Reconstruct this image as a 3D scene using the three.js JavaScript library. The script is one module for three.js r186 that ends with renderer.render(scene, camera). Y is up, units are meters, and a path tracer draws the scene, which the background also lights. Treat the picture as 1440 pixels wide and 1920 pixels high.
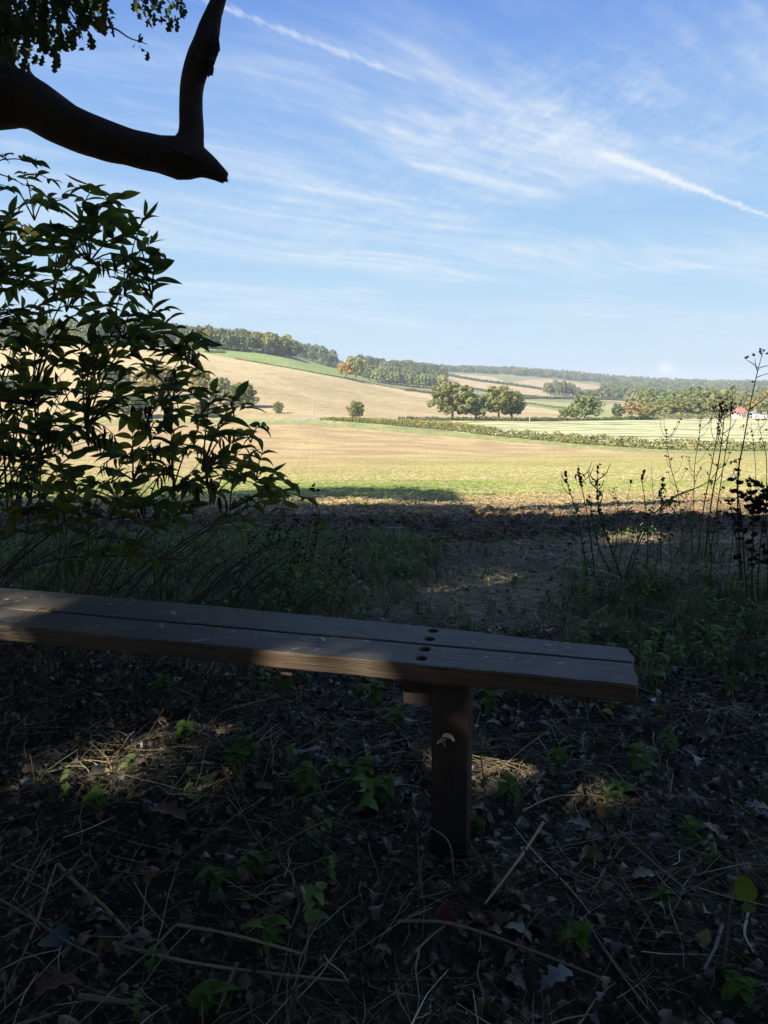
import * as THREE from 'three';
import { mergeGeometries } from 'three/addons/utils/BufferGeometryUtils.js';
import { createNoise2D, createNoise3D } from 'simplex-noise';

// ------------------------------------------------------------------ camera, exposure
const EYE = 1.215, PITCH = 0.1763, F = 1346, SN = Math.sin(PITCH), CS = Math.cos(PITCH);
const scene = new THREE.Scene();
const camera = new THREE.PerspectiveCamera(2 * Math.atan(960 / F) * 180 / Math.PI, 0.75, 0.05, 20000);
camera.position.set(0, EYE, 0);
camera.rotation.x = -PITCH;
const renderer = new THREE.WebGLRenderer({ antialias: true });
renderer.setSize(768, 1024);
renderer.toneMapping = THREE.LinearToneMapping;
renderer.toneMappingExposure = 2.3;
renderer.shadowMap.enabled = true;

// ------------------------------------------------------------------ small helpers
function rng(seed) { let a = seed >>> 0; return () => { a = (a + 0x6d2b79f5) | 0; let t = Math.imul(a ^ (a >>> 15), 1 | a); t = (t + Math.imul(t ^ (t >>> 7), 61 | t)) ^ t; return ((t ^ (t >>> 14)) >>> 0) / 4294967296; }; }
const R = rng(7), rr = (a, b, r = R) => a + (b - a) * r();
const n2 = createNoise2D(rng(11)), n3 = createNoise3D(rng(12)), n2b = createNoise2D(rng(13));
const fbm = (x, y, o = 4, n = n2) => { let s = 0, a = 0.5; for (let i = 0; i < o; i++) { s += a * n(x, y); x = x * 2.03 + 7.1; y = y * 2.03 + 3.7; a *= 0.5; } return s; };
const clamp = (x, a = 0, b = 1) => Math.min(b, Math.max(a, x));
const sst = (a, b, x) => { const t = clamp((x - a) / (b - a)); return t * t * (3 - 2 * t); };
const mix = (a, b, t) => a + (b - a) * t;
const mix3 = (a, b, t) => [mix(a[0], b[0], t), mix(a[1], b[1], t), mix(a[2], b[2], t)];
const V = (x, y, z) => new THREE.Vector3(x, y, z);
const curve = (pts) => (x) => { if (x <= pts[0][0]) return pts[0][1]; for (let i = 1; i < pts.length; i++) if (x <= pts[i][0]) return mix(pts[i - 1][1], pts[i][1], (x - pts[i - 1][0]) / (pts[i][0] - pts[i - 1][0])); return pts[pts.length - 1][1]; };
// photograph rows / columns turned into places: rows give the slope of the sight line, D is the distance straight ahead
const slope = (v) => Math.tan(Math.atan((960 - v) / F) - PITCH);
const at = (u, v, D) => { const y = (960 - v) / F, t = D / (y * SN + CS); return V((u - 720) / F * t, EYE + D * slope(v), -D); };
const dirOf = (u, v) => { const y = (960 - v) / F, x = (u - 720) / F; return V(x, y * CS - SN, -(y * SN + CS)).normalize(); };
function px(x, y, z) { const D = -z; if (D < 0.02) return [720 + Math.sign(x || 1) * 4000, 3500]; const h = y - EYE, t = D * CS - h * SN; if (t < 0.01) return [720 + Math.sign(x || 1) * 4000, 3500]; return [clamp(720 + F * x / t, -4000, 5500), clamp(960 - F * (h * CS + D * SN) / t, -3000, 3500)]; }
const names = new Map();
function numbered(name) { const k = names.get(name) ?? 0; names.set(name, k + 1); return k ? name + '_' + String(k).padStart(3, '0') : name; }
function tag(o, label, category, group, kind) { if (label) o.userData.label = label; if (category) o.userData.category = category; if (group) o.userData.group = group; if (kind) o.userData.kind = kind; return o; }
function thing(name, label, category, pos = [0, 0, 0], turn = 0, group) { const o = new THREE.Group(); o.name = numbered(name); o.position.set(...pos); o.rotation.y = turn; scene.add(o); return tag(o, label, category, group); }
function part(name, geo, mat, parent) { const m = new THREE.Mesh(geo, mat); m.name = name; m.castShadow = m.receiveShadow = true; parent.add(m); return m; }
function solo(name, geo, mat, label, category, group, kind) { const m = part(numbered(name), geo, mat, scene); return tag(m, label, category, group, kind); }
const std = (color, roughness = 0.9, extra = {}) => new THREE.MeshStandardMaterial({ color: Array.isArray(color) ? new THREE.Color().setRGB(...color) : color, roughness, side: THREE.DoubleSide, ...extra });
const leafMat = (color, through = 0.3, extra = {}) => new THREE.MeshPhysicalMaterial({ color: new THREE.Color().setRGB(...color), roughness: 0.85, transmission: through, thickness: 0, specularIntensity: 0.25, side: THREE.DoubleSide, ...extra });

// tube along points with a radius at each, bark-like unevenness if rough > 0
function tube(points, radii, seg = 7, { rough = 0, freq = 9, steps = 0, cap = true } = {}) {
  let P = points, Q = radii;
  if (steps) { const c = new THREE.CatmullRomCurve3(points, false, 'centripetal'); P = []; Q = []; for (let i = 0; i <= steps; i++) { const t = i / steps, k = t * (radii.length - 1), j = Math.min(radii.length - 2, Math.floor(k)); P.push(c.getPoint(t)); Q.push(mix(radii[j], radii[j + 1], k - j)); } }
  const n = P.length, pos = [], uv = [], idx = [], T = V(), N = V(), B = V();
  let len = 0; const prev = V();
  for (let i = 0; i < n; i++) {
    T.copy(P[Math.min(n - 1, i + 1)]).sub(P[Math.max(0, i - 1)]).normalize();
    if (i === 0) { N.set(0, 0, 1); if (Math.abs(T.z) > 0.9) N.set(1, 0, 0); } else { N.copy(prev); len += P[i].distanceTo(P[i - 1]); }
    N.addScaledVector(T, -N.dot(T)).normalize(); prev.copy(N); B.crossVectors(T, N);
    for (let j = 0; j <= seg; j++) {
      const a = j % seg / seg * 2 * Math.PI, ca = Math.cos(a), sa = Math.sin(a);
      let r = Q[i]; if (rough) r *= 1 + rough * (n3(ca * 1.3 + P[i].x * freq, sa * 1.3 + P[i].y * freq, P[i].z * freq) + 0.5 * n3(ca * 4 + P[i].x * freq * 0.7, sa * 4, P[i].y * freq * 0.7));
      pos.push(P[i].x + (N.x * ca + B.x * sa) * r, P[i].y + (N.y * ca + B.y * sa) * r, P[i].z + (N.z * ca + B.z * sa) * r);
      uv.push(j / seg * 2 * Math.PI * Q[0], len);
    }
  }
  for (let i = 0; i < n - 1; i++) for (let j = 0; j < seg; j++) { const a = i * (seg + 1) + j, b = a + seg + 1; idx.push(a, b, a + 1, b, b + 1, a + 1); }
  if (cap) for (const i of [0, n - 1]) { const c = pos.length / 3; pos.push(P[i].x, P[i].y, P[i].z); uv.push(0, 0); for (let j = 0; j < seg; j++) idx.push(c, i * (seg + 1) + j + (i ? 0 : 1), i * (seg + 1) + j + (i ? 1 : 0)); }
  const g = new THREE.BufferGeometry(); g.setAttribute('position', new THREE.Float32BufferAttribute(pos, 3)); g.setAttribute('uv', new THREE.Float32BufferAttribute(uv, 2)); g.setIndex(idx); g.computeVertexNormals(); return g;
}
// a leaf lying along +z from its stalk at the origin, upper side +y
function leaf({ L = 0.1, W = 0.03, n = 8, fold = 0.25, curl = 0.3, twist = 0, shape = (t) => Math.pow(Math.sin(Math.PI * Math.pow(t, 0.8)), 0.9), stalk = 0 }) {
  const pos = [], uv = [], idx = []; let y = 0, z = 0;
  for (let i = 0; i <= n; i++) {
    const t = i / n, a = curl * (t - 0.25), w = Math.max(0.0004, W * shape(t)), tw = twist * t;
    if (i) { y -= Math.sin(a * 2) * L / n; z += Math.cos(a * 2) * L / n; }
    for (const s of [-1, 0, 1]) { const x0 = s * w * Math.cos(fold), y0 = Math.abs(s) * w * Math.sin(fold); pos.push(x0 * Math.cos(tw) - y0 * Math.sin(tw), y + x0 * Math.sin(tw) + y0 * Math.cos(tw), z); uv.push(s * 0.5 + 0.5, t); }
  }
  for (let i = 0; i < n; i++) for (let s = 0; s < 2; s++) { const a = i * 3 + s, b = a + 3; idx.push(a, b, a + 1, b, b + 1, a + 1); }
  if (stalk) { const b = pos.length / 3; pos.push(-0.0012, 0, 0, 0.0012, 0, 0, 0, 0.004, -stalk); uv.push(0, 0, 0, 0, 0, 0); idx.push(b, b + 1, b + 2); }
  const g = new THREE.BufferGeometry(); g.setAttribute('position', new THREE.Float32BufferAttribute(pos, 3)); g.setAttribute('uv', new THREE.Float32BufferAttribute(uv, 2)); g.setIndex(idx); g.computeVertexNormals(); return g;
}
const oakShape = (t) => { const env = Math.pow(Math.sin(Math.PI * Math.min(1, 0.05 + 0.95 * Math.pow(t, 1.3))), 0.7); return env * (0.74 + 0.26 * Math.cos(t * Math.PI * 2 * 3.1 + 2.9)) + 0.03; };
const serrate = (t) => Math.pow(Math.sin(Math.PI * Math.pow(t, 0.62)), 0.95) * (0.88 + 0.12 * (Math.floor(t * 18) % 2));
const _m = new THREE.Matrix4(), _q = new THREE.Quaternion(), _e = new THREE.Euler(), _s = V(), _p = V();
const mat4 = (p, e, s) => new THREE.Matrix4().compose(p, new THREE.Quaternion().setFromEuler(e), typeof s === 'number' ? V(s, s, s) : s);
const eul = (x, y, z) => new THREE.Euler(x, y, z, 'YXZ');
function scatter(name, geo, mat, list, parent) { // list of [Matrix4, [r,g,b]]
  const m = new THREE.InstancedMesh(geo, mat, list.length); m.name = name;
  list.forEach(([M, c], i) => { m.setMatrixAt(i, M); if (c) m.setColorAt(i, new THREE.Color().setRGB(...c)); });
  m.castShadow = m.receiveShadow = true; (parent ?? scene).add(m); return m;
}
function tex(w, h, f, { srgb = false, rx = 1, ry = 1 } = {}) { // f(x, y) with x, y in 0..1 -> [r, g, b] linear 0..1
  const d = new Uint8Array(w * h * 4), enc = (c) => 255 * (srgb ? (c <= 0.0031308 ? 12.92 * c : 1.055 * Math.pow(c, 1 / 2.4) - 0.055) : c);
  for (let j = 0; j < h; j++) for (let i = 0; i < w; i++) { const c = f(i / w, j / h), o = (j * w + i) * 4; d[o] = clamp(enc(c[0]), 0, 255); d[o + 1] = clamp(enc(c[1]), 0, 255); d[o + 2] = clamp(enc(c[2]), 0, 255); d[o + 3] = 255; }
  const t = new THREE.DataTexture(d, w, h); t.wrapS = t.wrapT = THREE.RepeatWrapping; t.magFilter = t.minFilter = THREE.LinearFilter; t.repeat.set(rx, ry); if (srgb) t.colorSpace = THREE.SRGBColorSpace; t.needsUpdate = true; return t;
}
// noise that tiles on the unit square
const tnoise = (x, y, f, k = 0) => { const a = x * 2 * Math.PI, b = y * 2 * Math.PI, q = f / 6.283; return 0.5 * (n3(Math.cos(a) * q + k, Math.sin(a) * q, Math.cos(b) * q * 1.0 + 5) + n3(Math.cos(a) * q + 9, Math.sin(b) * q + k, Math.cos(b) * q + Math.sin(a) * q)); };
const tfbm = (x, y, f, o = 4, k = 0) => { let s = 0, a = 0.5; for (let i = 0; i < o; i++) { s += a * tnoise(x, y, f, k + i * 3.1); f *= 2.1; a *= 0.6; } return s; };

// ------------------------------------------------------------------ sky: clear blue, cirrus and one broken contrail
const SUN = V(-0.62, 0.58, 0.53).normalize();
{
  const W = 4096, H = 2048, data = new Float32Array(W * H * 4), K = 0.435;
  const grad = [[-5, [0.55, 0.68, 0.86]], [0, [0.60, 0.76, 0.90]], [3, [0.56, 0.76, 0.92]], [8, [0.40, 0.66, 0.92]], [14, [0.265, 0.52, 0.89]], [20, [0.165, 0.39, 0.84]], [26, [0.115, 0.29, 0.77]], [40, [0.095, 0.225, 0.61]], [90, [0.08, 0.17, 0.46]]];
  const skyc = (e) => { for (let i = 1; i < grad.length; i++) if (e <= grad[i][0]) return mix3(grad[i - 1][1], grad[i][1], clamp((e - grad[i - 1][0]) / (grad[i][0] - grad[i - 1][0]))); return grad[grad.length - 1][1]; };
  const plane = (u, v) => { const d = dirOf(u, v); return [d.x / d.y, d.z / d.y]; };
  const A = plane(410, 10), B = plane(1440, 405), lx = B[0] - A[0], lz = B[1] - A[1], ll = Math.hypot(lx, lz), ex = lx / ll, ez = lz / ll;
  const par = (u, v) => { const p = plane(u, v); return ((p[0] - A[0]) * ex + (p[1] - A[1]) * ez) / ll; };
  const sA = par(712, 138), sB = par(930, 210), sC = par(1090, 270), sD = par(1160, 300), sT = par(790, 165);
  for (let r = H / 2 - 20; r < H; r++) {
    const up = ((r + 0.5) / H - 0.5) * Math.PI, deg = up * 180 / Math.PI, y = Math.sin(up), base = skyc(deg);
    for (let c = 0; c < W; c++) {
      const win = Math.abs(c - W / 4) < 430 && deg < 30;
      if (!win && ((c & 3) || ((r - H / 2 + 20) & 3))) { const o = (r * W + c) * 4, q = ((r - ((r - H / 2 + 20) & 3)) * W + (c & ~3)) * 4; for (let k = 0; k < 4; k++) data[o + k] = data[q + k]; continue; }
      const ro = ((c + 0.5) / W - 0.5) * 2 * Math.PI, x = Math.cos(ro) * Math.cos(up), z = Math.sin(ro) * Math.cos(up);
      const u = -z > 0 ? 720 + F * x / (-z * CS - y * SN) : 9e3, v = -z > 0 ? 960 - F * (y * CS - z * SN) / (-z * CS - y * SN) : 9e3;
      let cl = 0;
      if (deg > 0.6) {
        const yy = Math.max(y, 0.012) + 0.012, X = x / yy, Z = z / yy, a = X * ex + Z * ez, b = -X * ez + Z * ex;
        const wx = fbm(X * 0.3 + 3, Z * 0.3, 2), wz = fbm(X * 0.3, Z * 0.3 + 8, 2, n2b);
        const cover = sst(-0.5, 0.5, fbm(X * 0.25 + 1.7, Z * 0.3 + 4.2, 3) + 0.12);
        const f1 = fbm(a * 0.22 + wx * 0.4, b * 1.5 + wz * 0.8, 5), f2 = fbm(a * 0.7 + b * 0.5 + wx * 0.8, b * 4.6 - a * 0.6 + wz * 1.3, 5, n2b);
        const f3 = fbm(a * 2.6 - b * 1.5 + wz * 2, b * 7 + a * 3.2, 4);
        const f4 = fbm(a * 1.6 + wx * 2, b * 15 - a * 1.4 + wz * 3, 4, n2b);
        cl = cover * (0.07 + 0.27 * sst(-0.3, 0.75, f1) + 0.24 * sst(-0.2, 0.7, f2) * (0.65 + f1) + 0.15 * sst(-0.1, 0.65, f3) * (0.5 + f2) + 0.13 * sst(0.0, 0.6, f4) * (0.6 + f1)) + 0.03;
        cl *= mix(0.34, 1, sst(28, 15, deg)) * sst(0.6, 5, deg) * mix(0.75, 1.12, sst(3, 8, deg));
        if (win) { // loose feathery wisps, upper right
          const wisp = Math.exp(-(((u - 1060) / 210) ** 2) - ((v - 225 + (u - 1060) * 0.28) / 120) ** 2) + 0.9 * Math.exp(-(((u - 1390) / 120) ** 2) - ((v - 275 - (u - 1390) * 0.3) / 55) ** 2) + 0.5 * Math.exp(-(((u - 640) / 230) ** 2) - ((v - 400) / 110) ** 2);
          const p = (u * 0.88 - v * 0.47) * 0.006, q = (u * 0.47 + v * 0.88) * 0.021, g = fbm(p + 0.5 * wx, q, 5), g2 = fbm(p * 3.1, q * 2.4, 4, n2b);
          cl += wisp * (0.02 + 0.13 * sst(-0.3, 0.6, g) + 0.16 * sst(-0.15, 0.6, g2) * (0.6 + g) + 0.12 * sst(-0.1, 0.6, fbm(p * 7, q * 5.5, 4)));
        }
        // contrail
        const X0 = x / y, Z0 = z / y, s = ((X0 - A[0]) * ex + (Z0 - A[1]) * ez) / ll, d = -(X0 - A[0]) * ez + (Z0 - A[1]) * ex;
        if (s > -0.6 && s < 2 && Math.abs(d) < 0.4) {
          const on = s < sA ? mix(0.62, 0.52, clamp(s / sA)) * sst(-0.5, -0.05, s + 0.1) : 0;
          const endA = s >= sA - 0.02 && s < sT ? 0.55 * sst(sA + 0.05, sA - 0.02, s) + 0.10 : 0;
          const mid = s >= sT && s < sB ? 0.22 * sst(sT, sT + 0.03, s) * sst(sB, sB - 0.03, s) : 0, bb = s > sC ? 1.25 * sst(sC - 0.01, sD + 0.02, s) : 0;
          const w = (s > sC ? mix(0.085, 0.034, sst(sC, 1.05, s)) : 0.026 + 0.008 * n2(s * 9, 2)) * (0.85 + 0.3 * n2(s * 22, 7));
          const ragged = d + 0.013 * n2(s * 60 + d * 30, 1) + 0.013 * n2(s * 150 + d * 60, d * 40) * (s > sC ? 1 : 0.5) + 0.007 * n2(s * 17, 4);
          const q = ragged < 0 ? -ragged / (w * 0.8) : ragged / (w * 0.65);
          cl += Math.max(on, endA, mid, bb) * Math.exp(-q * q * 1.6) * (0.62 + 0.3 * fbm(s * 55 + d * 24, d * 46, 4) + 0.2 * n2(s * 30, d * 20)) * sst(2, 1.6, s);
        }
      }
      // one small cumulus puff low over the ridge and a thin grey scrap
      const puff = Math.exp(-(((u - 1248) / 12) ** 2) - ((v - 692) / 9) ** 2) * (0.8 + 0.5 * fbm(u * 0.09, v * 0.12, 3)) + 0.30 * Math.exp(-(((u - 1272) / 22) ** 2) - ((v - 699) / 5) ** 2);
      const scrap = 0.28 * Math.exp(-(((u - 938) / 16) ** 2) - ((v - 673) / 5) ** 2) * (0.8 + 0.4 * n2(u * 0.1, v * 0.2));
      cl = clamp(cl + 0.07 * sst(1.5, 6, deg) * sst(24, 10, deg) * (win ? 0.6 + 0.8 * n2(x * 9 + y * 20, y * 46) * 0.5 : 0.6), 0, 0.95); const pf = clamp(puff * 1.5);
      const white = [0.86, 0.92, 0.98], o = (r * W + c) * 4;
      for (let k = 0; k < 3; k++) data[o + k] = K * mix(mix(mix(base[k], white[k], cl), 1.12, pf), [0.55, 0.62, 0.74][k], scrap);
      data[o + 3] = 1;
    }
  }
  for (let r = 0; r < H / 2 - 20; r++) for (let c = 0; c < W; c++) { const o = (r * W + c) * 4; data[o] = 0.1 * K; data[o + 1] = 0.11 * K; data[o + 2] = 0.09 * K; data[o + 3] = 1; }
  const sky = new THREE.DataTexture(data, W, H, THREE.RGBAFormat, THREE.FloatType); sky.mapping = THREE.EquirectangularReflectionMapping; sky.magFilter = THREE.LinearFilter; sky.needsUpdate = true;
  scene.background = sky; scene.environment = sky;
}
const sun = new THREE.DirectionalLight(new THREE.Color().setRGB(1, 0.93, 0.80), 5);
sun.name = 'sun'; sun.position.copy(SUN).multiplyScalar(60); sun.position.add(V(0, 0, -6)); sun.target.position.set(0, 0, -6); scene.add(sun, sun.target);
sun.castShadow = true; sun.shadow.radius = 1; sun.shadow.mapSize.set(4096, 4096);
Object.assign(sun.shadow.camera, { left: -40, right: 40, top: 40, bottom: -40, near: 1, far: 200 });
scene.fog = new THREE.FogExp2(new THREE.Color().setRGB(0.78, 0.88, 1.0), 0.00021);

// ------------------------------------------------------------------ the lie of the land
const NEAR = [[0, 0], [4, 0], [5.2, -0.06], [6.5, -0.20], [9, -0.42], [13, -0.86], [20, -1.70], [40, -3.80]];
const FAR = { // column -> [distance ahead, photograph row]
  '-300': [[80, 866], [150, 834], [275, 796], [292, 786], [400, 715], [540, 650], [640, 640], [900, 632], [1400, 640], [2600, 680]],
  0: [[80, 866], [150, 834], [275, 796], [292, 786], [400, 715], [540, 648], [640, 638], [900, 632], [1400, 640], [2600, 680]],
  240: [[80, 866], [150, 834], [275, 796], [292, 786], [400, 718], [560, 645], [660, 640], [900, 636], [1400, 645], [2600, 690]],
  480: [[80, 867], [150, 835], [272, 794], [290, 785], [410, 735], [520, 690], [620, 662], [720, 652], [950, 655], [1400, 670], [2600, 695]],
  720: [[80, 868], [150, 840], [255, 806], [292, 788], [420, 765], [620, 724], [900, 719], [1080, 694], [1300, 690], [1800, 693], [2600, 698]],
  960: [[80, 869], [150, 848], [215, 829], [240, 814], [297, 789], [420, 778], [620, 757], [800, 742], [1100, 726], [1500, 711], [2000, 701], [2600, 699]],
  1200: [[80, 869], [150, 851], [166, 847], [185, 836], [260, 804], [335, 787], [480, 776], [650, 766], [850, 757], [1200, 744], [1800, 724], [2600, 716]],
  1440: [[80, 869], [140, 855], [150, 852], [185, 836], [260, 806], [360, 783], [500, 775], [800, 762], [1200, 746], [1800, 728], [2600, 722]],
  1750: [[80, 869], [140, 855], [150, 852], [185, 836], [260, 806], [360, 783], [500, 775], [800, 762], [1200, 746], [1800, 728], [2600, 722]],
};
const COLS = Object.entries(FAR).map(([u, pts]) => {
  const P = [...NEAR, ...pts.map(([D, v]) => [D, EYE + D * slope(v)])]; P.push([9000, P[P.length - 1][1]]);
  const n = P.length, d = [], m = [];
  for (let i = 0; i < n - 1; i++) d.push((P[i + 1][1] - P[i][1]) / (P[i + 1][0] - P[i][0]));
  for (let i = 0; i < n; i++) m.push(i === 0 ? d[0] : i === n - 1 ? d[n - 2] : d[i - 1] * d[i] <= 0 ? 0 : 2 * d[i - 1] * d[i] / (d[i - 1] + d[i]));
  const h = (D) => { let i = 0; while (i < n - 2 && D > P[i + 1][0]) i++; const w = P[i + 1][0] - P[i][0], t = clamp((D - P[i][0]) / w), t2 = t * t, t3 = t2 * t; return (2 * t3 - 3 * t2 + 1) * P[i][1] + (t3 - 2 * t2 + t) * w * m[i] + (3 * t2 - 2 * t3) * P[i + 1][1] + (t3 - t2) * w * m[i + 1]; };
  return { q: (+u - 720) / F * CS, h };
}).sort((a, b) => a.q - b.q);
function lay(q, D) {
  const n = COLS.length; if (q <= COLS[0].q) return COLS[0].h(D); if (q >= COLS[n - 1].q) return COLS[n - 1].h(D);
  let i = 0; while (q > COLS[i + 1].q) i++;
  const t = (q - COLS[i].q) / (COLS[i + 1].q - COLS[i].q), b = COLS[i].h(D), c = COLS[i + 1].h(D); if (D < 40) return b;
  const a = i > 0 ? COLS[i - 1].h(D) : b, e = i < n - 2 ? COLS[i + 2].h(D) : c;
  return 0.5 * (2 * b + (c - a) * t + (2 * a - 5 * b + 4 * c - e) * t * t + (3 * b - a - 3 * c + e) * t * t * t);
}
function groundY(x, z) {
  const D0 = -z, rad = Math.hypot(x, z); let q = D0 > 0 ? clamp(x / D0, -0.78, 0.78) : 0.78 * Math.sign(x || 1);
  const D = Math.abs(q) < 0.78 ? D0 : rad / Math.hypot(1, 0.78), ang = Math.abs(Math.atan2(x, D0));
  let h = lay(q, D); h *= 1 - sst(0.9, 1.9, ang);
  const k = sst(60, 10, rad), pl = sst(5.6, 7, rad) * sst(13, 8.8, rad);
  h += k * (0.028 * n2(x * 0.9, z * 0.9) + 0.014 * n2(x * 2.7 + 5, z * 2.7)) + sst(7, 4, rad) * 0.008 * n2b(x * 9, z * 9) + pl * (0.03 * n2b(x * 2.4, z * 2.9) + 0.02 * n2(x * 6, z * 6));
  if (rad > 60) h += sst(60, 300, rad) * 0.5 * n2(x * 0.012, z * 0.012);
  return h;
}
function on(u, v) { let D = 0.6, p; for (let i = 0; i < 700; i++) { p = at(u, v, D); if (p.y <= groundY(p.x, p.z)) { let lo = D / 1.016, hi = D; for (let k = 0; k < 14; k++) { const m = (lo + hi) / 2; p = at(u, v, m); if (p.y <= groundY(p.x, p.z)) hi = m; else lo = m; } return p; } D *= 1.016; } return p; }

// fields: strips of the one ground sheet, told apart by their boundary lines in (column, row)
const fieldEdge = curve([[-4000, 796], [480, 794], [600, 798], [800, 815], [960, 829], [1080, 840], [1290, 852], [1440, 853], [5500, 853]]);
const hillTop = curve([[-4000, 652], [240, 646], [383, 662], [402, 666], [560, 694], [649, 711], [715, 722], [760, 732], [815, 740], [960, 757], [1060, 772], [1110, 783]]);
const woodBase = curve([[-4000, 646], [0, 646], [290, 645], [392, 654], [484, 662], [567, 674], [612, 687], [658, 697], [704, 713]]);
const litter = curve([[-4000, 1008], [400, 1006], [560, 1012], [700, 1022], [900, 1014], [1100, 1000], [1440, 992], [5500, 990]]);
const lines = (pts) => curve(pts);
const REGIONS = [
  { name: 'woodland_floor', top: litter, bottom: () => 4000, u0: -9e3, u1: 9e3 },
  { name: 'sown_field', top: fieldEdge, bottom: () => 4000, u0: -9e3, u1: 9e3 },
  { name: 'field_margin', top: (u) => fieldEdge(u) - mix(6, 12, sst(600, 1100, u)), bottom: () => 4000, u0: -9e3, u1: 9e3 },
  { name: 'track', top: () => 783.2, bottom: () => 787.2, u0: 552, u1: 606 },
  { name: 'stubble_field', top: curve([[850, 789.5], [900, 790.5], [1080, 790], [1300, 784], [1440, 782], [5500, 782]]), bottom: () => 4000, u0: 850, u1: 9e3 },
  { name: 'hillside_field', top: hillTop, bottom: () => 785, u0: -9e3, u1: 1110 },
  { name: 'pasture', top: woodBase, bottom: () => 730, u0: 375, u1: 706 },
  { name: 'distant_field', top: lines([[844, 705], [893, 715], [955, 723], [1015, 731], [1030, 739]]), bottom: lines([[831, 719], [873, 727], [920, 733], [973, 740], [1029, 743]]), u0: 838, u1: 1032 },
  { name: 'distant_field', top: lines([[838, 701], [884, 703], [925, 707], [960, 720]]), bottom: lines([[844, 704], [893, 712], [960, 720]]), u0: 838, u1: 960 },
  { name: 'distant_field', top: lines([[965, 717], [985, 712], [1031, 711], [1120, 723], [1160, 727]]), bottom: lines([[960, 722], [1085, 729], [1160, 730]]), u0: 962, u1: 1160 },
  { name: 'distant_field', top: lines([[1080, 743], [1120, 746], [1212, 752]]), bottom: lines([[1080, 748], [1212, 757]]), u0: 1075, u1: 1212 },
  { name: 'green_field', top: lines([[975, 750], [1050, 755], [1200, 757]]), bottom: lines([[975, 757], [1060, 768], [1200, 772]]), u0: 975, u1: 1200 },
  { name: 'hills', top: () => -9e3, bottom: () => 9e3, u0: -9e3, u1: 9e3 },
];
function regionColor(name, x, z, u, v, D, k) {
  const s = fbm(x * 0.05, z * 0.05, 3), f = fbm(x * 0.7, z * 0.7, 3);
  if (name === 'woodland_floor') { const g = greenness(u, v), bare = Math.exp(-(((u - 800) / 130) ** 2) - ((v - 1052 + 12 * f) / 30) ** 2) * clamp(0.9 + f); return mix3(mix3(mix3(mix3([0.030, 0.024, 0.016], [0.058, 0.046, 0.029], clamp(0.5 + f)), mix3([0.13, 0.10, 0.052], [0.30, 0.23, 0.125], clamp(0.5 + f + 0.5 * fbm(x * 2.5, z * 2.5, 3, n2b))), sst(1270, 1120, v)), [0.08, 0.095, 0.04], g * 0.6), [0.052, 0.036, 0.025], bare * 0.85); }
  if (name === 'sown_field') {
    const n = fbm(x * 0.10, z * 0.42, 4) * 26 + fbm(x * 0.5, z * 1.1, 3) * 8, w = v + n * sst(830, 900, v) * 0.55 + (u - 900) * 0.012;
    const drill = 0.5 + 0.5 * Math.sin((z * 0.96 + x * 0.28) * 2 * Math.PI / 3.2);
    const soil = [0.30, 0.19, 0.092], straw = [0.46, 0.345, 0.165], tan = [0.41, 0.285, 0.135], yg = [0.36, 0.325, 0.085], green = [0.15, 0.235, 0.03];
    let c = mix3(tan, straw, clamp(0.5 + s * 1.6 + 0.25 * Math.sin(D * 0.13)));
    c = mix3(c, yg, clamp(sst(846, 868, w) * mix(0.45, 0.95, sst(500, 1150, u)) + sst(868, 890, w) * 0.5));
    c = mix3(c, green, sst(893, 909, w) * sst(928, 916, w) * mix(0.95, 0.35, sst(820, 1000, u)));
    c = mix3(c, yg, sst(914, 922, w) * sst(948, 926, w) * 0.5);
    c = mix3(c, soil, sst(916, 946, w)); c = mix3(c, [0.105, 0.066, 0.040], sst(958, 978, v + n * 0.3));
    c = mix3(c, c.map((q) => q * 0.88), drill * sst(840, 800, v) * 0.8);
    return c.map((q) => q * (1 + 0.25 * s + 0.16 * f));
  }
  if (name === 'field_margin') return mix3([0.22, 0.27, 0.07], [0.34, 0.31, 0.13], clamp(0.5 + f * 1.6)).map((q) => q * 0.9);
  if (name === 'track') return [0.36, 0.31, 0.24];
  if (name === 'stubble_field') { const r = 0.5 + 0.5 * Math.sin((z + x * 0.10) * 2 * Math.PI / 9 + s * 2.4), r2 = 0.5 + 0.5 * Math.sin((z + x * 0.1) * 2 * Math.PI / 37 + s * 2); return mix3([0.46, 0.44, 0.24], mix3([0.38, 0.40, 0.23], [0.50, 0.44, 0.23], clamp(0.4 + s + sst(1150, 1400, u) * 0.5)), r * 0.65 + 0.35 * r2).map((q) => q * (1 - 0.42 * r * r2)); }
  if (name === 'hillside_field') { const b = Math.sin((z * 0.55 - x * 0.62) * 0.11 + s * 2), b2 = fbm((x * 0.75 + z * 0.4) * 0.004, (z * 0.8 - x * 0.45) * 0.05, 4, n2b); return mix3([0.335, 0.245, 0.115], [0.47, 0.37, 0.20], clamp(0.38 + 0.55 * b2 + 0.18 * b + sst(730, 690, v) * 0.25 + sst(12, 2, v - hillTop(u)) * 0.5)); }
  if (name === 'pasture') return mix3([0.20, 0.275, 0.07], [0.26, 0.30, 0.10], clamp(0.5 + s * 2));
  if (name === 'distant_field') return mix3([0.47, 0.355, 0.20], [0.40, 0.28, 0.155], clamp(0.5 + s * 1.5 + (k === 9 ? 0.4 : 0)));
  if (name === 'green_field') return mix3([0.28, 0.31, 0.12], [0.36, 0.33, 0.14], clamp(0.5 + s));
  return v > 770 && v < 800 ? mix3([0.21, 0.25, 0.08], [0.36, 0.32, 0.14], clamp(0.5 + f + s)) : mix3([0.17, 0.19, 0.075], [0.30, 0.26, 0.12], clamp(0.3 + s));
}
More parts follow.
